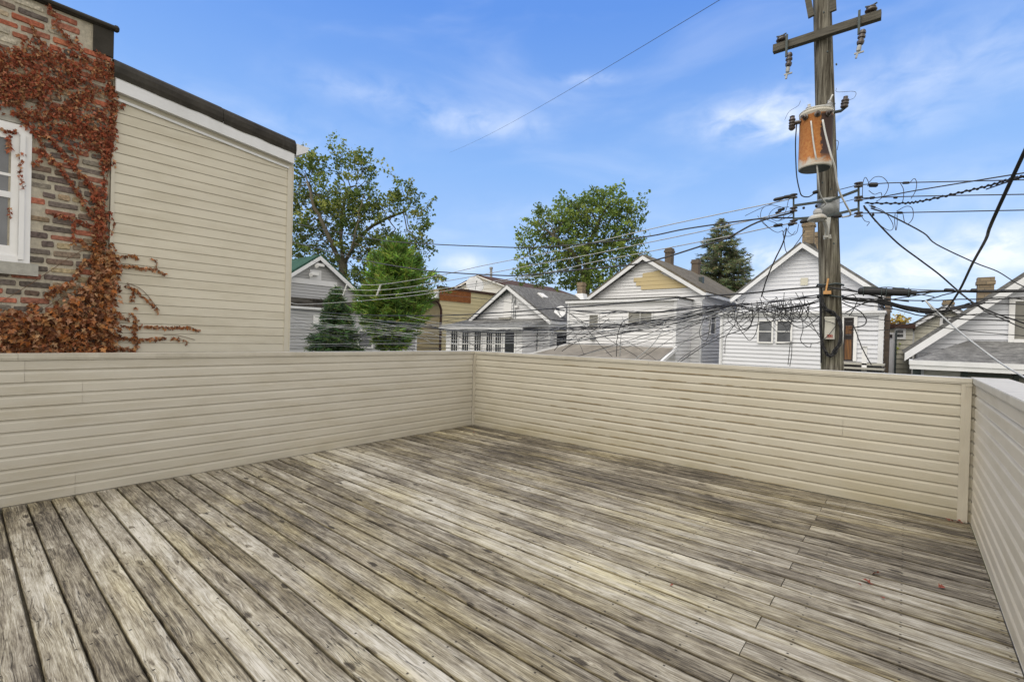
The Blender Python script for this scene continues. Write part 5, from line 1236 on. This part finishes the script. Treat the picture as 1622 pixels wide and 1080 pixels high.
def transformer():
    D = 6.75; top = atD(1293, 180, D); bot = atD(1297, 268, D); r = 22.5/F_PX*D; H = top[2]-bot[2]; base = Vector((top[0], top[1], bot[2]-.0))
    t = thing('transformer', base, 'rusty cylindrical transformer tank hanging on the utility pole', 'transformer')
    mb = MB(); mb.lathe(base, (0, 0, 1), [(0, r*.9), (.004, r*.985), (.02, r), (H-.04, r), (H-.035, r*1.03), (H, r*1.03)], 40)
    o = mb.build('tank', M['tank'], t, smooth=False)
    for p in o.data.polygons: p.use_smooth = len(p.vertices) == 4
    mb = MB(); mb.lathe(base-Vector((0, 0, .006)), (0, 0, 1), [(0, r*.93), (.005, r*.93)], 32); mb.build('underside_shade', M['dark_steel'], t)  # dark disc standing in for the shade on the tank's underside
    mb = MB(); mb.lathe(base+Vector((0, 0, H)), (0, 0, 1), [(0, r*1.05), (.012, r*1.05), (.03, r*.95), (.05, r*.6), (.06, r*.1)], 32); mb.build('lid', M['grey_paint'], t)
    toc = (Vector(CAM)-base); toc[2] = 0; toc.normalize(); sd_ = toc.cross(Vector((0, 0, 1)))   # sd_ points to the picture's left
    if sd_.dot(Vector(RT)) > 0: sd_ = -sd_
    for a, hh in ((-.05, .10), (.45, .10), (-.5, .10)):
        dd = (toc*math.cos(a*1.4)+sd_*math.sin(a*1.4)).normalized(); p = base+dd*(r-.01)+Vector((0, 0, H-hh)); mb = MB(); mb.lathe(p, dd, [(0, .03), (.02, .042), (.03, .042), (.035, .028), (.06, .028), (.065, .018), (.1, .018)], 10); mb.build('bushing', M['porcelain_dark'], t)
    p = base+sd_*(r+.02)+toc*.08+Vector((0, 0, H-.11)); mb = MB(); mb.lathe(p+sd_*.07-Vector((0, 0, .10)), (0, 0, 1), [(0, .02), (.02, .04), (.04, .046), (.05, .034), (.07, .046), (.09, .034), (.11, .046), (.13, .034), (.15, .046), (.18, .03), (.2, .035), (.21, .02)], 12); mb.lathe(p-sd_*.04, sd_, [(0, .028), (.1, .03)], 8); mb.build('arrester', M['porcelain_dark'], t)
    for s in (.45, -.75):
        p = base+sd_*r*s+Vector((0, 0, H+.02)); mb = MB(); mb.lathe(p, (0, 0, 1), [(0, .03), (.02, .046), (.035, .03), (.05, .046), (.065, .03), (.08, .042), (.1, .02), (.13, .02)], 12); b = mb.build('bushing', M['porcelain_grey'], t)
    mb = MB(); mb.bar(base-toc*r*.8+Vector((0, 0, H*.8)), Vector(POLE_AX(195)), .10, .06); mb.bar(base-toc*r*.8+Vector((0, 0, H*.3)), Vector(POLE_AX(250)), .10, .06); mb.build('bracket', M['dark_steel'], t)
transformer()
def lamp():
    D = 6.85; t = thing('alley_light', atD(1312, 376, 6.95), 'grey alley floodlight with bent arm mounted low on the utility pole', 'street light')
    mb = MB(); mb.bar(atD(1309, 377, 6.93), atD(1313, 345, 6.93), .05, .05, (1, 0, 0)); mb.bar(atD(1306, 376, 6.95), atD(1315, 375, 6.95), .05, .06); mb.tube([atD(1310, 372, 6.85), atD(1309, 360, 6.8), atD(1306, 350, 6.75), atD(1300, 345, 6.7)], [.022, .022, .026, .03], 8); mb.build('arm', M['grey_paint'], t)
    c = atD(1294, 345.5, 6.6); mb = MB(); mb.lathe(c+Vector((0, 0, .05)), (.05, 0, -1), [(0, .03), (.012, .08), (.035, .105), (.055, .118), (.075, .118), (.08, .10)], 20)
    o = mb.build('hood', M['grey_paint'], t, smooth=False); o.scale = (1, 1, 1)
    mb = MB(); mb.lathe(c+Vector((0, 0, -.026)), (.05, 0, -1), [(0, .09), (.02, .07), (.03, .03)], 16); mb.build('lens', M['porcelain_grey'], t)
    mb = MB(); mb.lathe(c+Vector((.005, 0, .05)), (0, 0, 1), [(0, .035), (.012, .055), (.05, .055), (.06, .04), (.075, .04), (.08, .02)], 14); mb.build('photocell', M['porcelain_grey'], t)
lamp()

# ================================================================ wires
def where(x, y):
    for lim, n in ((480, 'sided addition'), (592, 'small spruce'), (700, 'bright evergreen'), (745, 'yellow building'), (830, 'cottage porch'), (900, 'cottage side wall'), (985, 'patched house left'), (1075, 'patched house right'), (1140, 'patched house downspout'), (1200, 'bluish house corner'), (1255, 'double window'), (1300, 'pole-side wall'), (1345, 'utility pole'), (1400, 'orange-panel door'), (1436, 'brown chimney stack'), (1530, 'cream house'), (9999, 'right grey house')):
        if x < lim: break
    return n+(' top' if y < 480 else ' middle' if y < 525 else ' foot')
def wire(px, label, r=.006, mat='dark_wire', Y=PY, k=5, name='overhead_wire', group=None, twist=False, Ys=None, cat='wire', wob=0):
    pts = []
    q = smooth_path([Vector((x, y, 0)) for x, y in px], k); n = len(q)
    for i, v in enumerate(q):
        if Ys:
            f = i/(n-1)*(len(Ys)-1); a = int(min(f, len(Ys)-2)); y_ = Ys[a]+(Ys[a+1]-Ys[a])*(f-a)
        else: y_ = Y
        pts.append(atY(v[0]+(rng.gauss(0, wob) if wob else 0), v[1]+(rng.gauss(0, wob) if wob else 0), y_))
    # cables that leave the picture run on beyond it
    if px[0][0] >= 1620 or px[0][0] <= 456: pts.insert(0, pts[0]+(pts[0]-pts[1]).normalized()*(9 if px[0][0] > 1000 else 22))
    if px[-1][0] >= 1620 or px[-1][0] <= 456: pts.append(pts[-1]+(pts[-1]-pts[-2]).normalized()*(9 if px[-1][0] > 1000 else 22))
    if group and group != 'tangled cables left of the pole':
        a, b = (px[0], px[-1]) if px[0][0] < px[-1][0] else (px[-1], px[0]); xm = max(px, key=lambda v: v[1])
        if 'loop' in group or 'curled' in group:
            w = max(p[0] for p in px)-min(p[0] for p in px); h = max(p[1] for p in px)-min(p[1] for p in px)
            sz = ('long' if h > 38 else 'short' if h < 20 else 'medium')+(' narrow' if w < 13 else ' wide' if w > 26 else '')
            if 'curled' in group: label = '%s curled wire %s %s spool rack, %s' % (sz, 'left of' if a[0] < 1257 else 'right of', 'left' if a[0] < 1300 else 'right', 'high' if a[1] < 305 else 'level with middle' if a[1] < 330 else 'low')
            else: label = '%s cable loop hanging before %s' % (sz, where(a[0]+w/2, xm[1]))
        else: label = '%s %s cable from %s to %s' % ({True: 'thin', False: 'thicker'}[r < .006], 'grey' if mat == 'grey_wire' else 'black', where(*a), where(*b))
    mb = MB(); mb.tube(pts, r, 5)
    if twist:
        fine = smooth_path(pts, 6); tw = []
        for i, p in enumerate(fine): a = i*.9; tw.append(p+Vector((0, math.cos(a), math.sin(a)))*r*1.7)
        mb.tube(tw, r*.8, 5)
    o = mb.build(name, M[mat], origin=pts[0], smooth=True); return tag(o, label, cat, group)
# three secondaries to the left and their spacers
wire([(1257, 312), (1240, 318), (1150, 337), (1043, 360), (937, 385), (860, 402), (764, 421), (697, 436), (610, 450), (562, 451)], 'topmost bare wire running left from the spool rack over the maple', .009, 'grey_wire')
wire([(1257, 333), (1220, 342), (1110, 367), (1011, 387.5), (937, 403), (860, 417), (708, 445), (608, 459), (527, 458)], 'middle bare wire running left from the spool rack', .009, 'grey_wire', Y=3.15)
wire([(1257, 353), (1220, 360), (1160, 373), (1031, 398), (941, 415), (860, 433), (694, 458), (598, 468), (525, 465)], 'lowest bare wire running left from the spool rack', .009, 'grey_wire', Y=3.2)
wire([(860, 436), (760, 452), (657, 468), (566, 477), (480, 482), (455, 478)], 'sagging pale wire crossing in front of the bright evergreen', .008, 'grey_wire')
wire([(1257, 345), (1200, 347), (1090, 362), (1030, 374), (950, 384), (845, 392), (756, 390), (687, 387), (625, 383), (578, 376), (455, 352)], 'twisted dark service cable hanging left across the blue sky', .013, 'dark_wire', Y=3.0)
wire([(1257, 336), (1200, 352), (1150, 378), (1110, 390), (1049, 409), (1003, 419), (921, 427), (830, 436), (786, 436), (715, 432), (680, 429), (617, 420), (570, 410.6), (519, 398), (455, 381)], 'thick dark service cable hanging left below the twisted one', .015, 'dark_wire', Y=2.95)
wire([(455, 402), (500, 415), (560, 432), (640, 455), (700, 466), (800, 478), (930, 500), (1000, 520)], 'thin dark wire descending right past the yellow building', .006, 'dark_wire', Y=4)
for k, pts in enumerate([((603, 451), (597, 468)), ((549.5, 451), (543.5, 468))]):
    a, b = atY(*pts[0], 3.12), atY(*pts[1], 3.12); mb = MB(); mb.bar(a, b, .035, .045, (1, 0, 0)); mb.bar(a+(b-a)*.5-Vector((.02, 0, 0)), a+(b-a)*.5+Vector((.06, 0, 0)), .05, .05)
    tag(mb.build('wire_spacer', M['white_wire']), ['white line spacer clipped to the wires in front of the bright evergreen', 'white line spacer clipped to the wires above the small spruce'][k], 'spacer')
# right-hand secondaries
R_ = [([(1360, 293), (1410, 290), (1454, 289), (1622, 285), (1700, 283)], 'topmost straight wire running right from the spool rack'), ([(1360, 314), (1454, 311), (1622, 308), (1700, 307)], 'middle straight wire running right from the spool rack'), ([(1360, 338), (1448, 336.5), (1622, 333), (1700, 332)], 'lowest straight wire running right from the spool rack')]
for p, l in R_: wire(p, l, .0075, 'dark_wire')
wire([(1312, 305), (1336, 299), (1360, 293)], 'short wire tying the pole to the top right spool', .006)
wire([(1312, 326), (1336, 320), (1360, 314)], 'short wire tying the pole to the middle right spool', .005)
wire([(1312, 349), (1336, 343), (1360, 338)], 'short wire tying the pole to the bottom right spool', .005)
wire([(1366, 316), (1399, 311.5), (1450, 302), (1535, 288), (1622, 274), (1700, 262)], 'dark wire rising gently to the right', .008, 'dark_wire', Ys=[PY, 2.6, 2.2, 1.9])
wire([(1370, 322), (1430, 322), (1460, 318.6), (1513, 307), (1564, 295), (1601, 284), (1622, 279), (1700, 255)], 'thick twisted triplex cable rising to the right', .009, 'black_cable', Ys=[PY, 2.4, 1.8, 1.3], twist=True)
wire([(1368, 326), (1387, 350), (1421.5, 385), (1456, 411), (1488, 435), (1515.5, 459), (1541, 479), (1573, 495), (1622, 512), (1680, 535)], 'kinked black drop cable falling right past the big splice', .012, 'black_cable', Ys=[PY, 3.5, 4.2, 5, 5.5])
wire([(1380, 330), (1407, 340), (1462, 368.6), (1483, 387), (1544, 416), (1580, 430), (1613, 450), (1660, 470)], 'wavy black drop cable falling to the grey house at right', .011, 'black_cable', Ys=[PY, 4, 6, 8, 10])
wire([(1640, 205), (1622, 242), (1572, 350), (1562, 378), (1541, 416), (1518, 463), (1490, 502.5)], 'thick black cable dropping steeply across the upper right', .0145, 'black_cable', Ys=[-.6, .2, 1.6, 3.4, 5], k=4)
wire([(1466, 476), (1505, 512), (1541, 542), (1584, 574), (1622, 597), (1680, 632)], 'pale grey cable dropping behind the right parapet', .010, 'grey_wire', Ys=[PY, 2.4, 1.8, 1.2])
wire([(1466, 476), (1480, 494), (1484, 500), (1500, 503)], 'short white cable tail hanging from the right bundle', .011, 'white_wire', Y=3.0)
# splice closure
mb = MB(); a, b = atY(1359, 461, PY-.15), atY(1452, 464, PY-.15); d = b-a; mb.tube([a, a+d*.02, a+d*.03, a+d*.48, a+d*.49, a+d*.9, a+d*.91, b], [.028, .045, .052, .055, .050, .052, .035, .032], 12); t = thing('splice_closure', a, 'fat black cable splice closure hanging on the strand right of the pole', 'cable splice')
mb.build('shell', M['black_cable'], t)
mb = MB()
for f in (.1, .42, .5, .87): 
    c = a+d*f; mb.tube([c+Vector((0, math.cos(q/10*6.283)*.062, math.sin(q/10*6.283)*.066)) for q in range(11)], .007, 4)
mb.bar(a+d*.35+Vector((0, 0, .06)), a+d*.1+Vector((0, 0, .06)), .03, .018); mb.bar(a+d*.6+Vector((0, 0, .055)), a+d*.8+Vector((0, 0, .055)), .03, .018)
mb.build('clamps', M['dark_steel'], t)
# communication strands
wire([(1358, 462), (1330, 458), (1310, 455), (1299, 454.6), (1250, 458), (1180, 465), (1113, 469), (1072, 472), (1000, 479), (930, 485), (860, 490), (780, 496), (680, 500), (560, 498), (455, 490)], 'thick black trunk cable crossing the picture left of the pole', .013, 'black_cable', Y=PY-.2)
wire([(1452, 463), (1500, 461), (1560, 462), (1622, 461), (1700, 460)], 'thick black trunk cable leaving the splice to the right', .016, 'black_cable', Y=PY-.15)
wire([(1360, 463), (1400, 455), (1440, 458), (1500, 460), (1622, 459)], 'thin steel strand above the splice closure', .006, 'dark_wire', Y=PY-.1)
B1 = [(1299, 468.5), (1239, 475), (1202, 480), (1165, 483), (1092, 488), (1037, 495), (982, 494), (948, 495), (880, 490)]
B2 = [(1299, 477), (1262, 484), (1200, 492), (1165, 485), (1113, 494), (1064, 504), (1015, 512), (970, 518), (903, 520), (840, 522), (740, 523), (600, 508)]
for k in range(4): wire([(x, y+rng.gauss(0, 1.4)) for x, y in B1], 'black cable of the upper tangled strand left of the pole', .0065, 'black_cable', Y=PY-.1+.05*k, group='tangled cables left of the pole', wob=.35)
for k in range(5): wire([(x, y+rng.gauss(0, 1.8)) for x, y in B2], 'black cable of the lower sagging tangled strand left of the pole', .0065, 'black_cable', Y=PY-.1+.05*k, group='tangled cables left of the pole', wob=.35)
LBL = 'thin dark drop cable fanning left from the cable tangle'
GRP = 'drop cables fanning out of the tangle'
fans = [[(1160, 484), (1064, 515), (1000, 538), (940, 556), (880, 575)], [(1160, 486), (1100, 510), (1040, 530), (960, 552), (900, 568)], [(1165, 484), (1090, 520), (1040, 552), (1005, 575)], [(1160, 480), (1080, 498), (980, 520), (860, 545), (760, 556)], [(1150, 484), (1060, 510), (960, 532), (860, 548), (720, 552), (600, 545)], [(1150, 486), (1050, 500), (930, 515), (820, 530), (700, 533), (560, 520), (455, 500)],
        [(1150, 488), (1050, 512), (940, 528), (840, 541), (700, 545), (560, 535), (455, 516)], [(1140, 490), (1000, 518), (900, 530), (760, 540), (600, 528), (455, 505)], [(1190, 500), (1140, 530), (1090, 560), (1070, 575)], [(1240, 505), (1180, 520), (1120, 545), (1075, 575)], [(1150, 490), (1060, 528), (960, 560)], [(903, 505), (950, 520), (1000, 545), (1040, 570)], [(890, 490), (920, 510), (945, 540), (970, 565)], [(882, 492), (905, 520), (918, 545), (925, 562)],
        [(901, 540), (935, 515), (960, 500), (975, 493)], [(890, 556), (930, 530), (965, 505)], [(904, 497), (945, 525), (985, 550), (1010, 565)], [(878, 555), (895, 535), (910, 522)], [(820, 555), (870, 530), (901, 515), (945, 505)], [(700, 520), (760, 530), (830, 532), (900, 528)], [(455, 500), (500, 520), (560, 545), (600, 560)], [(455, 521), (520, 505), (600, 512), (690, 530), (740, 558)], [(455, 545), (500, 525), (560, 515), (650, 530), (690, 545)], [(455, 512), (560, 530), (660, 536), (780, 530)], [(600, 520), (640, 545), (660, 560)], [(650, 505), (720, 530), (770, 560)], [(455, 532), (560, 550), (700, 553)], [(640, 500), (700, 512), (760, 515), (860, 508)], [(680, 515), (740, 503), (860, 497)],
        [(860, 497), (760, 505), (640, 500), (520, 505)], [(880, 520), (960, 500), (1030, 490), (1100, 480)], [(1040, 573), (1100, 530), (1165, 490)], [(1299, 500), (1270, 520), (1235, 500), (1200, 486)], [(1299, 530), (1260, 500), (1230, 485)], [(985, 500), (990, 515), (984, 530), (982, 565)], [(1002, 500), (985, 512), (978, 535), (976, 565)], [(1053, 510), (1045, 530), (1030, 550), (1000, 573)]]
for f in fans: wire(f, LBL, rng.choice([.0045, .006, .0075]), rng.choice(['dark_wire', 'dark_wire', 'black_cable', 'grey_wire']), Y=PY+rng.uniform(-.4, .9), group=GRP, wob=.25)
for k in range(24):
    y0 = 484+rng.gauss(0, 4); x1 = rng.choice([455, 560, 700, 860, 455, 455]); y1 = rng.uniform(492, 556); ym = (y0+y1)/2+rng.uniform(8, 32)
    x0 = rng.uniform(1130, 1290); wire([(x0, y0), ((x0*2+x1)/3, ym-5), ((x0+2*x1)/3, ym), (x1, y1)], LBL, rng.choice([.0035, .0045, .006]), rng.choice(['dark_wire', 'black_cable', 'grey_wire']), Y=PY+rng.uniform(-.3, 1.2), group=GRP, wob=.3)
# right of pole
LR = 'thin dark cable of the sagging bundle right of the pole'; GR = 'cables right of the pole'
for f in [[(1334, 470), (1360, 476), (1402, 477), (1430, 484), (1470, 489), (1517, 486.5), (1541, 480), (1622, 482)], [(1334, 472), (1400, 480), (1460, 492), (1530, 498), (1622, 506.7)], [(1334, 474), (1390, 474), (1460, 490), (1500, 487), (1560, 477), (1622, 470)], [(1330, 495), (1360, 501), (1445, 513), (1537, 524), (1622, 532)], [(1345, 522), (1400, 523), (1445, 512), (1500, 498), (1545, 480)], [(1334, 455), (1400, 472), (1450, 476), (1500, 475), (1622, 472)], [(1334, 480), (1360, 492), (1372, 506), (1368, 515), (1350, 520)],
          [(1340, 495), (1365, 482), (1402, 474), (1440, 478)], [(1333, 470), (1370, 465), (1395, 470), (1440, 465), (1480, 470)], [(1345, 500), (1352, 490), (1358, 475), (1350, 466)], [(1336, 497), (1372, 478), (1395, 472)], [(1352, 515), (1365, 550), (1380, 578)], [(1460, 478), (1500, 466), (1530, 459)], [(1500, 504), (1540, 498), (1622, 500)], [(1465, 497), (1520, 505), (1600, 508)], [(1519, 463), (1560, 492), (1622, 520)], [(1334, 475), (1350, 480), (1420, 490), (1470, 500), (1540, 480)], [(1385, 478), (1440, 470), (1480, 462)], [(1545, 480), (1580, 470), (1622, 475)]]:
    wire(f, LR, rng.choice([.005, .0065, .008]), rng.choice(['dark_wire', 'black_cable']), Y=PY+rng.uniform(-.25, .3), group=GR, wob=.25)
for k in range(5): wire([(1334, 470+k), (1400, 477+k*1.2), (1440, 487+k), (1480, 492+k), (1530, 488-k*1.5), (1560, 479+k*.4)], LR, .008, 'black_cable', Y=PY-.2+.06*k, group=GR, wob=.4)
# hanging loops
LL = 'loose loop of thin cable hanging from the tangle'; GL = 'loops hanging from the cable tangle'
rl = random.Random(21)
for k in range(44):
    x = rl.uniform(1145, 1285); y = 482+rl.gauss(0, 6)+(1230-x)*.05; w = rl.uniform(12, 38); h = rl.uniform(7, 30) if k > 5 else rl.uniform(35, 60)
    p = [(x, y), (x+rl.gauss(0, 2)-w*.1, y+h*.5), (x+w*.3, y+h*.92), (x+w*.55, y+h), (x+w*.85, y+h*.8), (x+w, y+h*.35), (x+w*.9, y-rl.uniform(-3, 4))]
    wire(p, LL, rl.choice([.004, .005, .006]), 'dark_wire', Y=PY+rl.uniform(-.3, .2), group=GL, name='cable_loop', cat='cable')
for p in ([(1117, 500), (1109, 520), (1109, 533), (1114, 539), (1120, 537), (1124, 520), (1126, 505)], [(1252, 478), (1268, 500), (1272, 520), (1268, 538), (1275, 547), (1283, 550), (1285, 544)], [(1260, 463), (1275, 490), (1290, 520), (1299, 535)], [(1230, 545), (1255, 543), (1285, 544), (1299, 541), (1312, 531), (1323, 517)], [(1252, 540), (1250, 560), (1248, 578)], [(1254, 540), (1254, 560), (1251, 580)],
          [(1165, 505), (1163, 515), (1150, 535), (1148, 560)], [(1170, 520), (1180, 512), (1200, 495), (1210, 480)], [(1163, 527), (1175, 528), (1190, 515), (1185, 500)], [(1305, 508), (1315, 510), (1323, 513)]): wire(p, LL, .0055, 'dark_wire', Y=PY-.24, group=GL, name='cable_loop', cat='cable')
# loops near racks
LK = 'curled wire end at the spool rack'; GK = 'curled wire ends at the spool racks'
for p in ([(1366, 312), (1367, 290), (1371, 281), (1376, 290), (1374, 295)], [(1375, 291), (1385, 281), (1398, 281), (1407, 292), (1404, 305), (1395, 315), (1388, 319)], [(1376, 302), (1385, 308), (1395, 305), (1397, 311)], [(1426, 290), (1431, 300), (1431, 313), (1429, 322)], [(1440, 291), (1448, 283), (1452, 290), (1450, 303), (1443, 315)], [(1376, 325), (1400, 335), (1413, 352), (1414, 363), (1405, 364), (1385, 350)], [(1418, 337), (1417, 350), (1419, 365), (1421, 355), (1421, 340)], [(1430, 338), (1433, 352), (1438, 355), (1446, 345), (1445, 330), (1435, 327), (1420, 335)],
          [(1363, 340), (1370, 350), (1377, 352), (1373, 358)], [(1260, 310), (1250, 315), (1246, 330), (1240, 345), (1232, 350)], [(1244, 330), (1222, 325), (1208, 330), (1205, 345), (1215, 358), (1230, 368), (1240, 365)], [(1256, 338), (1246, 345), (1230, 350), (1218, 342), (1228, 330), (1250, 328)], [(1240, 316), (1225, 322), (1205, 330), (1180, 342)], [(1265, 355), (1262, 368), (1255, 372), (1248, 366), (1250, 358)], [(1246, 360), (1240, 372), (1252, 374), (1260, 366)],
          [(1205, 345), (1225, 352), (1240, 360)], [(1200, 342), (1210, 355), (1225, 366)]):
    wire(p, LK, .0045, 'dark_wire', Y=PY-.2, group=GK, name='wire_loop')
# connectors on the secondaries
LC = 'black splice sleeve on a secondary wire by the spool racks'; GC = 'splice sleeves by the spool racks'
for x0, y0, x1, y1, r in ((1225, 317, 1243, 313, .028), (1287, 306, 1297, 303, .028), (1225, 358, 1240, 356, .026), (1267, 352, 1282, 349, .03), (1319, 343, 1334, 342, .028), (1376, 293, 1391, 293, .034), (1429, 290, 1441, 289.5, .018), (1415, 313, 1422, 313, .018), (1420, 337, 1430, 337, .018), (1377, 314, 1386, 313, .02), (1381, 340, 1385, 339, .028), (1291, 327, 1295, 326, .024), (1271, 330, 1275, 329, .02), (1495, 459, 1512, 460, .022), (1537, 460, 1548, 460, .025), (1586, 461, 1592, 461, .02), (1379, 326, 1387, 329, .014), (1369, 328, 1374, 334, .014), (1240, 313, 1260, 310, .03), (1232, 333, 1243, 331, .022), (1228, 338, 1238, 334, .02), (1248, 356, 1258, 354, .03)):
    a, b = atY(x0, y0, PY-.17), atY(x1, y1, PY-.17); d = b-a; mb = MB(); mb.tube([a, a+d*.15, a+d*.85, b], [r*.5, r, r, r*.5], 8); tag(mb.build('wire_connector', M['black_cable'], origin=a), '%s black sleeve %s at %s level' % ('stubby' if d.length < .1 else 'long' if d.length > .17 else 'mid-size', 'left of left spool rack' if x0 < 1255 else 'between left rack and pole' if x0 < 1300 else 'between pole and right rack' if x0 < 1360 else 'just right of right rack' if x0 < 1400 else 'farther right of right rack' if x0 < 1450 else 'beyond the splice closure', 'top wire' if y0 < 320 else 'middle wire' if y0 < 336 else 'bottom wire' if y0 < 400 else 'trunk cable'), 'connector', GC)
# transformer leads
wire([(1262, 193), (1260, 225), (1260.5, 255), (1262, 280), (1266, 300), (1270, 310), (1280, 312), (1288, 308)], 'black lead looping down from the transformer arrester', .009, 'black_cable', Ys=[2.75, 2.9, 2.9, 2.9])
wire([(1284.5, 192), (1289, 230), (1293, 255), (1296.5, 290), (1298, 305), (1303, 316), (1308, 322), (1303, 327)], 'left white lead running down the transformer tank', .011, 'white_wire', Ys=[2.18, 2.18, 2.4, 2.7, 2.88])
wire([(1303, 190), (1308, 215), (1316, 245), (1322, 265), (1325, 285), (1330, 305), (1340, 325), (1347, 338), (1345, 342), (1334, 344)], 'right white lead running down past the transformer tank', .013, 'white_wire', Ys=[2.18, 2.18, 2.4, 2.7, 2.88])
wire([(1275, 385-20), (1262, 410-25), (1246, 400), (1240, 365)], 'short twisted wire at left rack', .006, 'dark_wire')
wire([(1246, 362), (1240, 385), (1228, 410), (1215, 440), (1206, 470)], 'twisted black riser dropping from left spool rack to the cable tangle', .011, 'black_cable', Y=PY)
wire([(1243, 190), (1250, 177), (1264, 168), (1268, 160)], 'hair-thin curled wire left of the transformer', .003, 'dark_wire', Y=PY)
wire([(1340, 160), (1352, 156), (1356, 148), (1350, 145), (1326, 146), (1325, 140)], 'hair-thin curled wire right of the pole above the transformer', .003, 'dark_wire', Y=PY)
wire([(1323, 222), (1328, 225), (1326, 238)], 'short stray wire on the pole behind the transformer', .004, 'dark_wire', Y=PY-.1)
wire([(1319, 150), (1312, 165), (1308, 168)], 'white jumper above the transformer', .012, 'white_wire', Y=PY-.3)
# lone line across the sky
a, b = atD(1119, -5, 6), atD(712, 242, 30); a = a+(a-b)*.25; mb = MB(); mb.tube([a.lerp(b, i/24)-Vector((0, 0, .25*math.sin(math.pi*i/24))) for i in range(25)], .0038, 5); tag(mb.build('overhead_wire', M['dark_wire'], origin=a), 'single thin wire slanting alone across the open sky', 'wire')

# ================================================================ fallen leaves on the deck
def fallen(x, y, s, label, group=None, name='fallen_leaf'):
    p = atZ(x, y, .012); mb = MB(); n = Vector((rng.gauss(0, .3), rng.gauss(0, .3), 1)).normalized(); u = Vector((rng.gauss(0, 1), rng.gauss(0, 1), .1)).normalized(); w = n.cross(u).normalized(); u = w.cross(n)
    pts = [(-.5, 0, 0), (-.2, .32, .25), (.05, .2, .1), (.2, .42, .3), (.3, .12, .05), (.62, .02, .1), (.28, -.14, .02), (.18, -.40, .28), (.0, -.2, .1), (-.2, -.3, .22)]
    vs_ = [p+u*a*s+w*b*s+n*(c*s*rng.uniform(.4, 1.2)) for a, b, c in pts]+[p+n*.003]
    mb.add(vs_, [(10, i, (i+1) % 10) for i in range(10)]); return tag(mb.build(name, M['redleaf'], origin=p), label, 'leaf', group)
fallen(1388, 908, .055, 'dark red leaf on the deck, uppermost of the small group at right')
fallen(1374, 921, .055, 'pink-red curled leaf on the deck just left of the others')
fallen(1398, 946, .032, 'tiny red leaf on the deck below the small group')
fallen(1491, 929, .045, 'lone red leaf on the deck nearest the right parapet')
fallen(1362, 925, .02, 'speck of red leaf at the left of the group on the deck')
fallen(1064, 926, .022, 'tiny bright red leaf in the middle of the deck')
for k in range(16): fallen(rng.uniform(1497, 1533), 826+rng.uniform(-3, 4)-(1533-rng.uniform(1497, 1533))*.12, rng.uniform(.02, .035), 'small red leaf bits gathered in the right corner of the deck', 'leaf litter in the deck corner')
for k in range(3): fallen(748+rng.uniform(-5, 5), 682+rng.uniform(-3, 4), .022, 'small red leaf bits in the far left corner of the deck', 'leaf litter in the far corner')
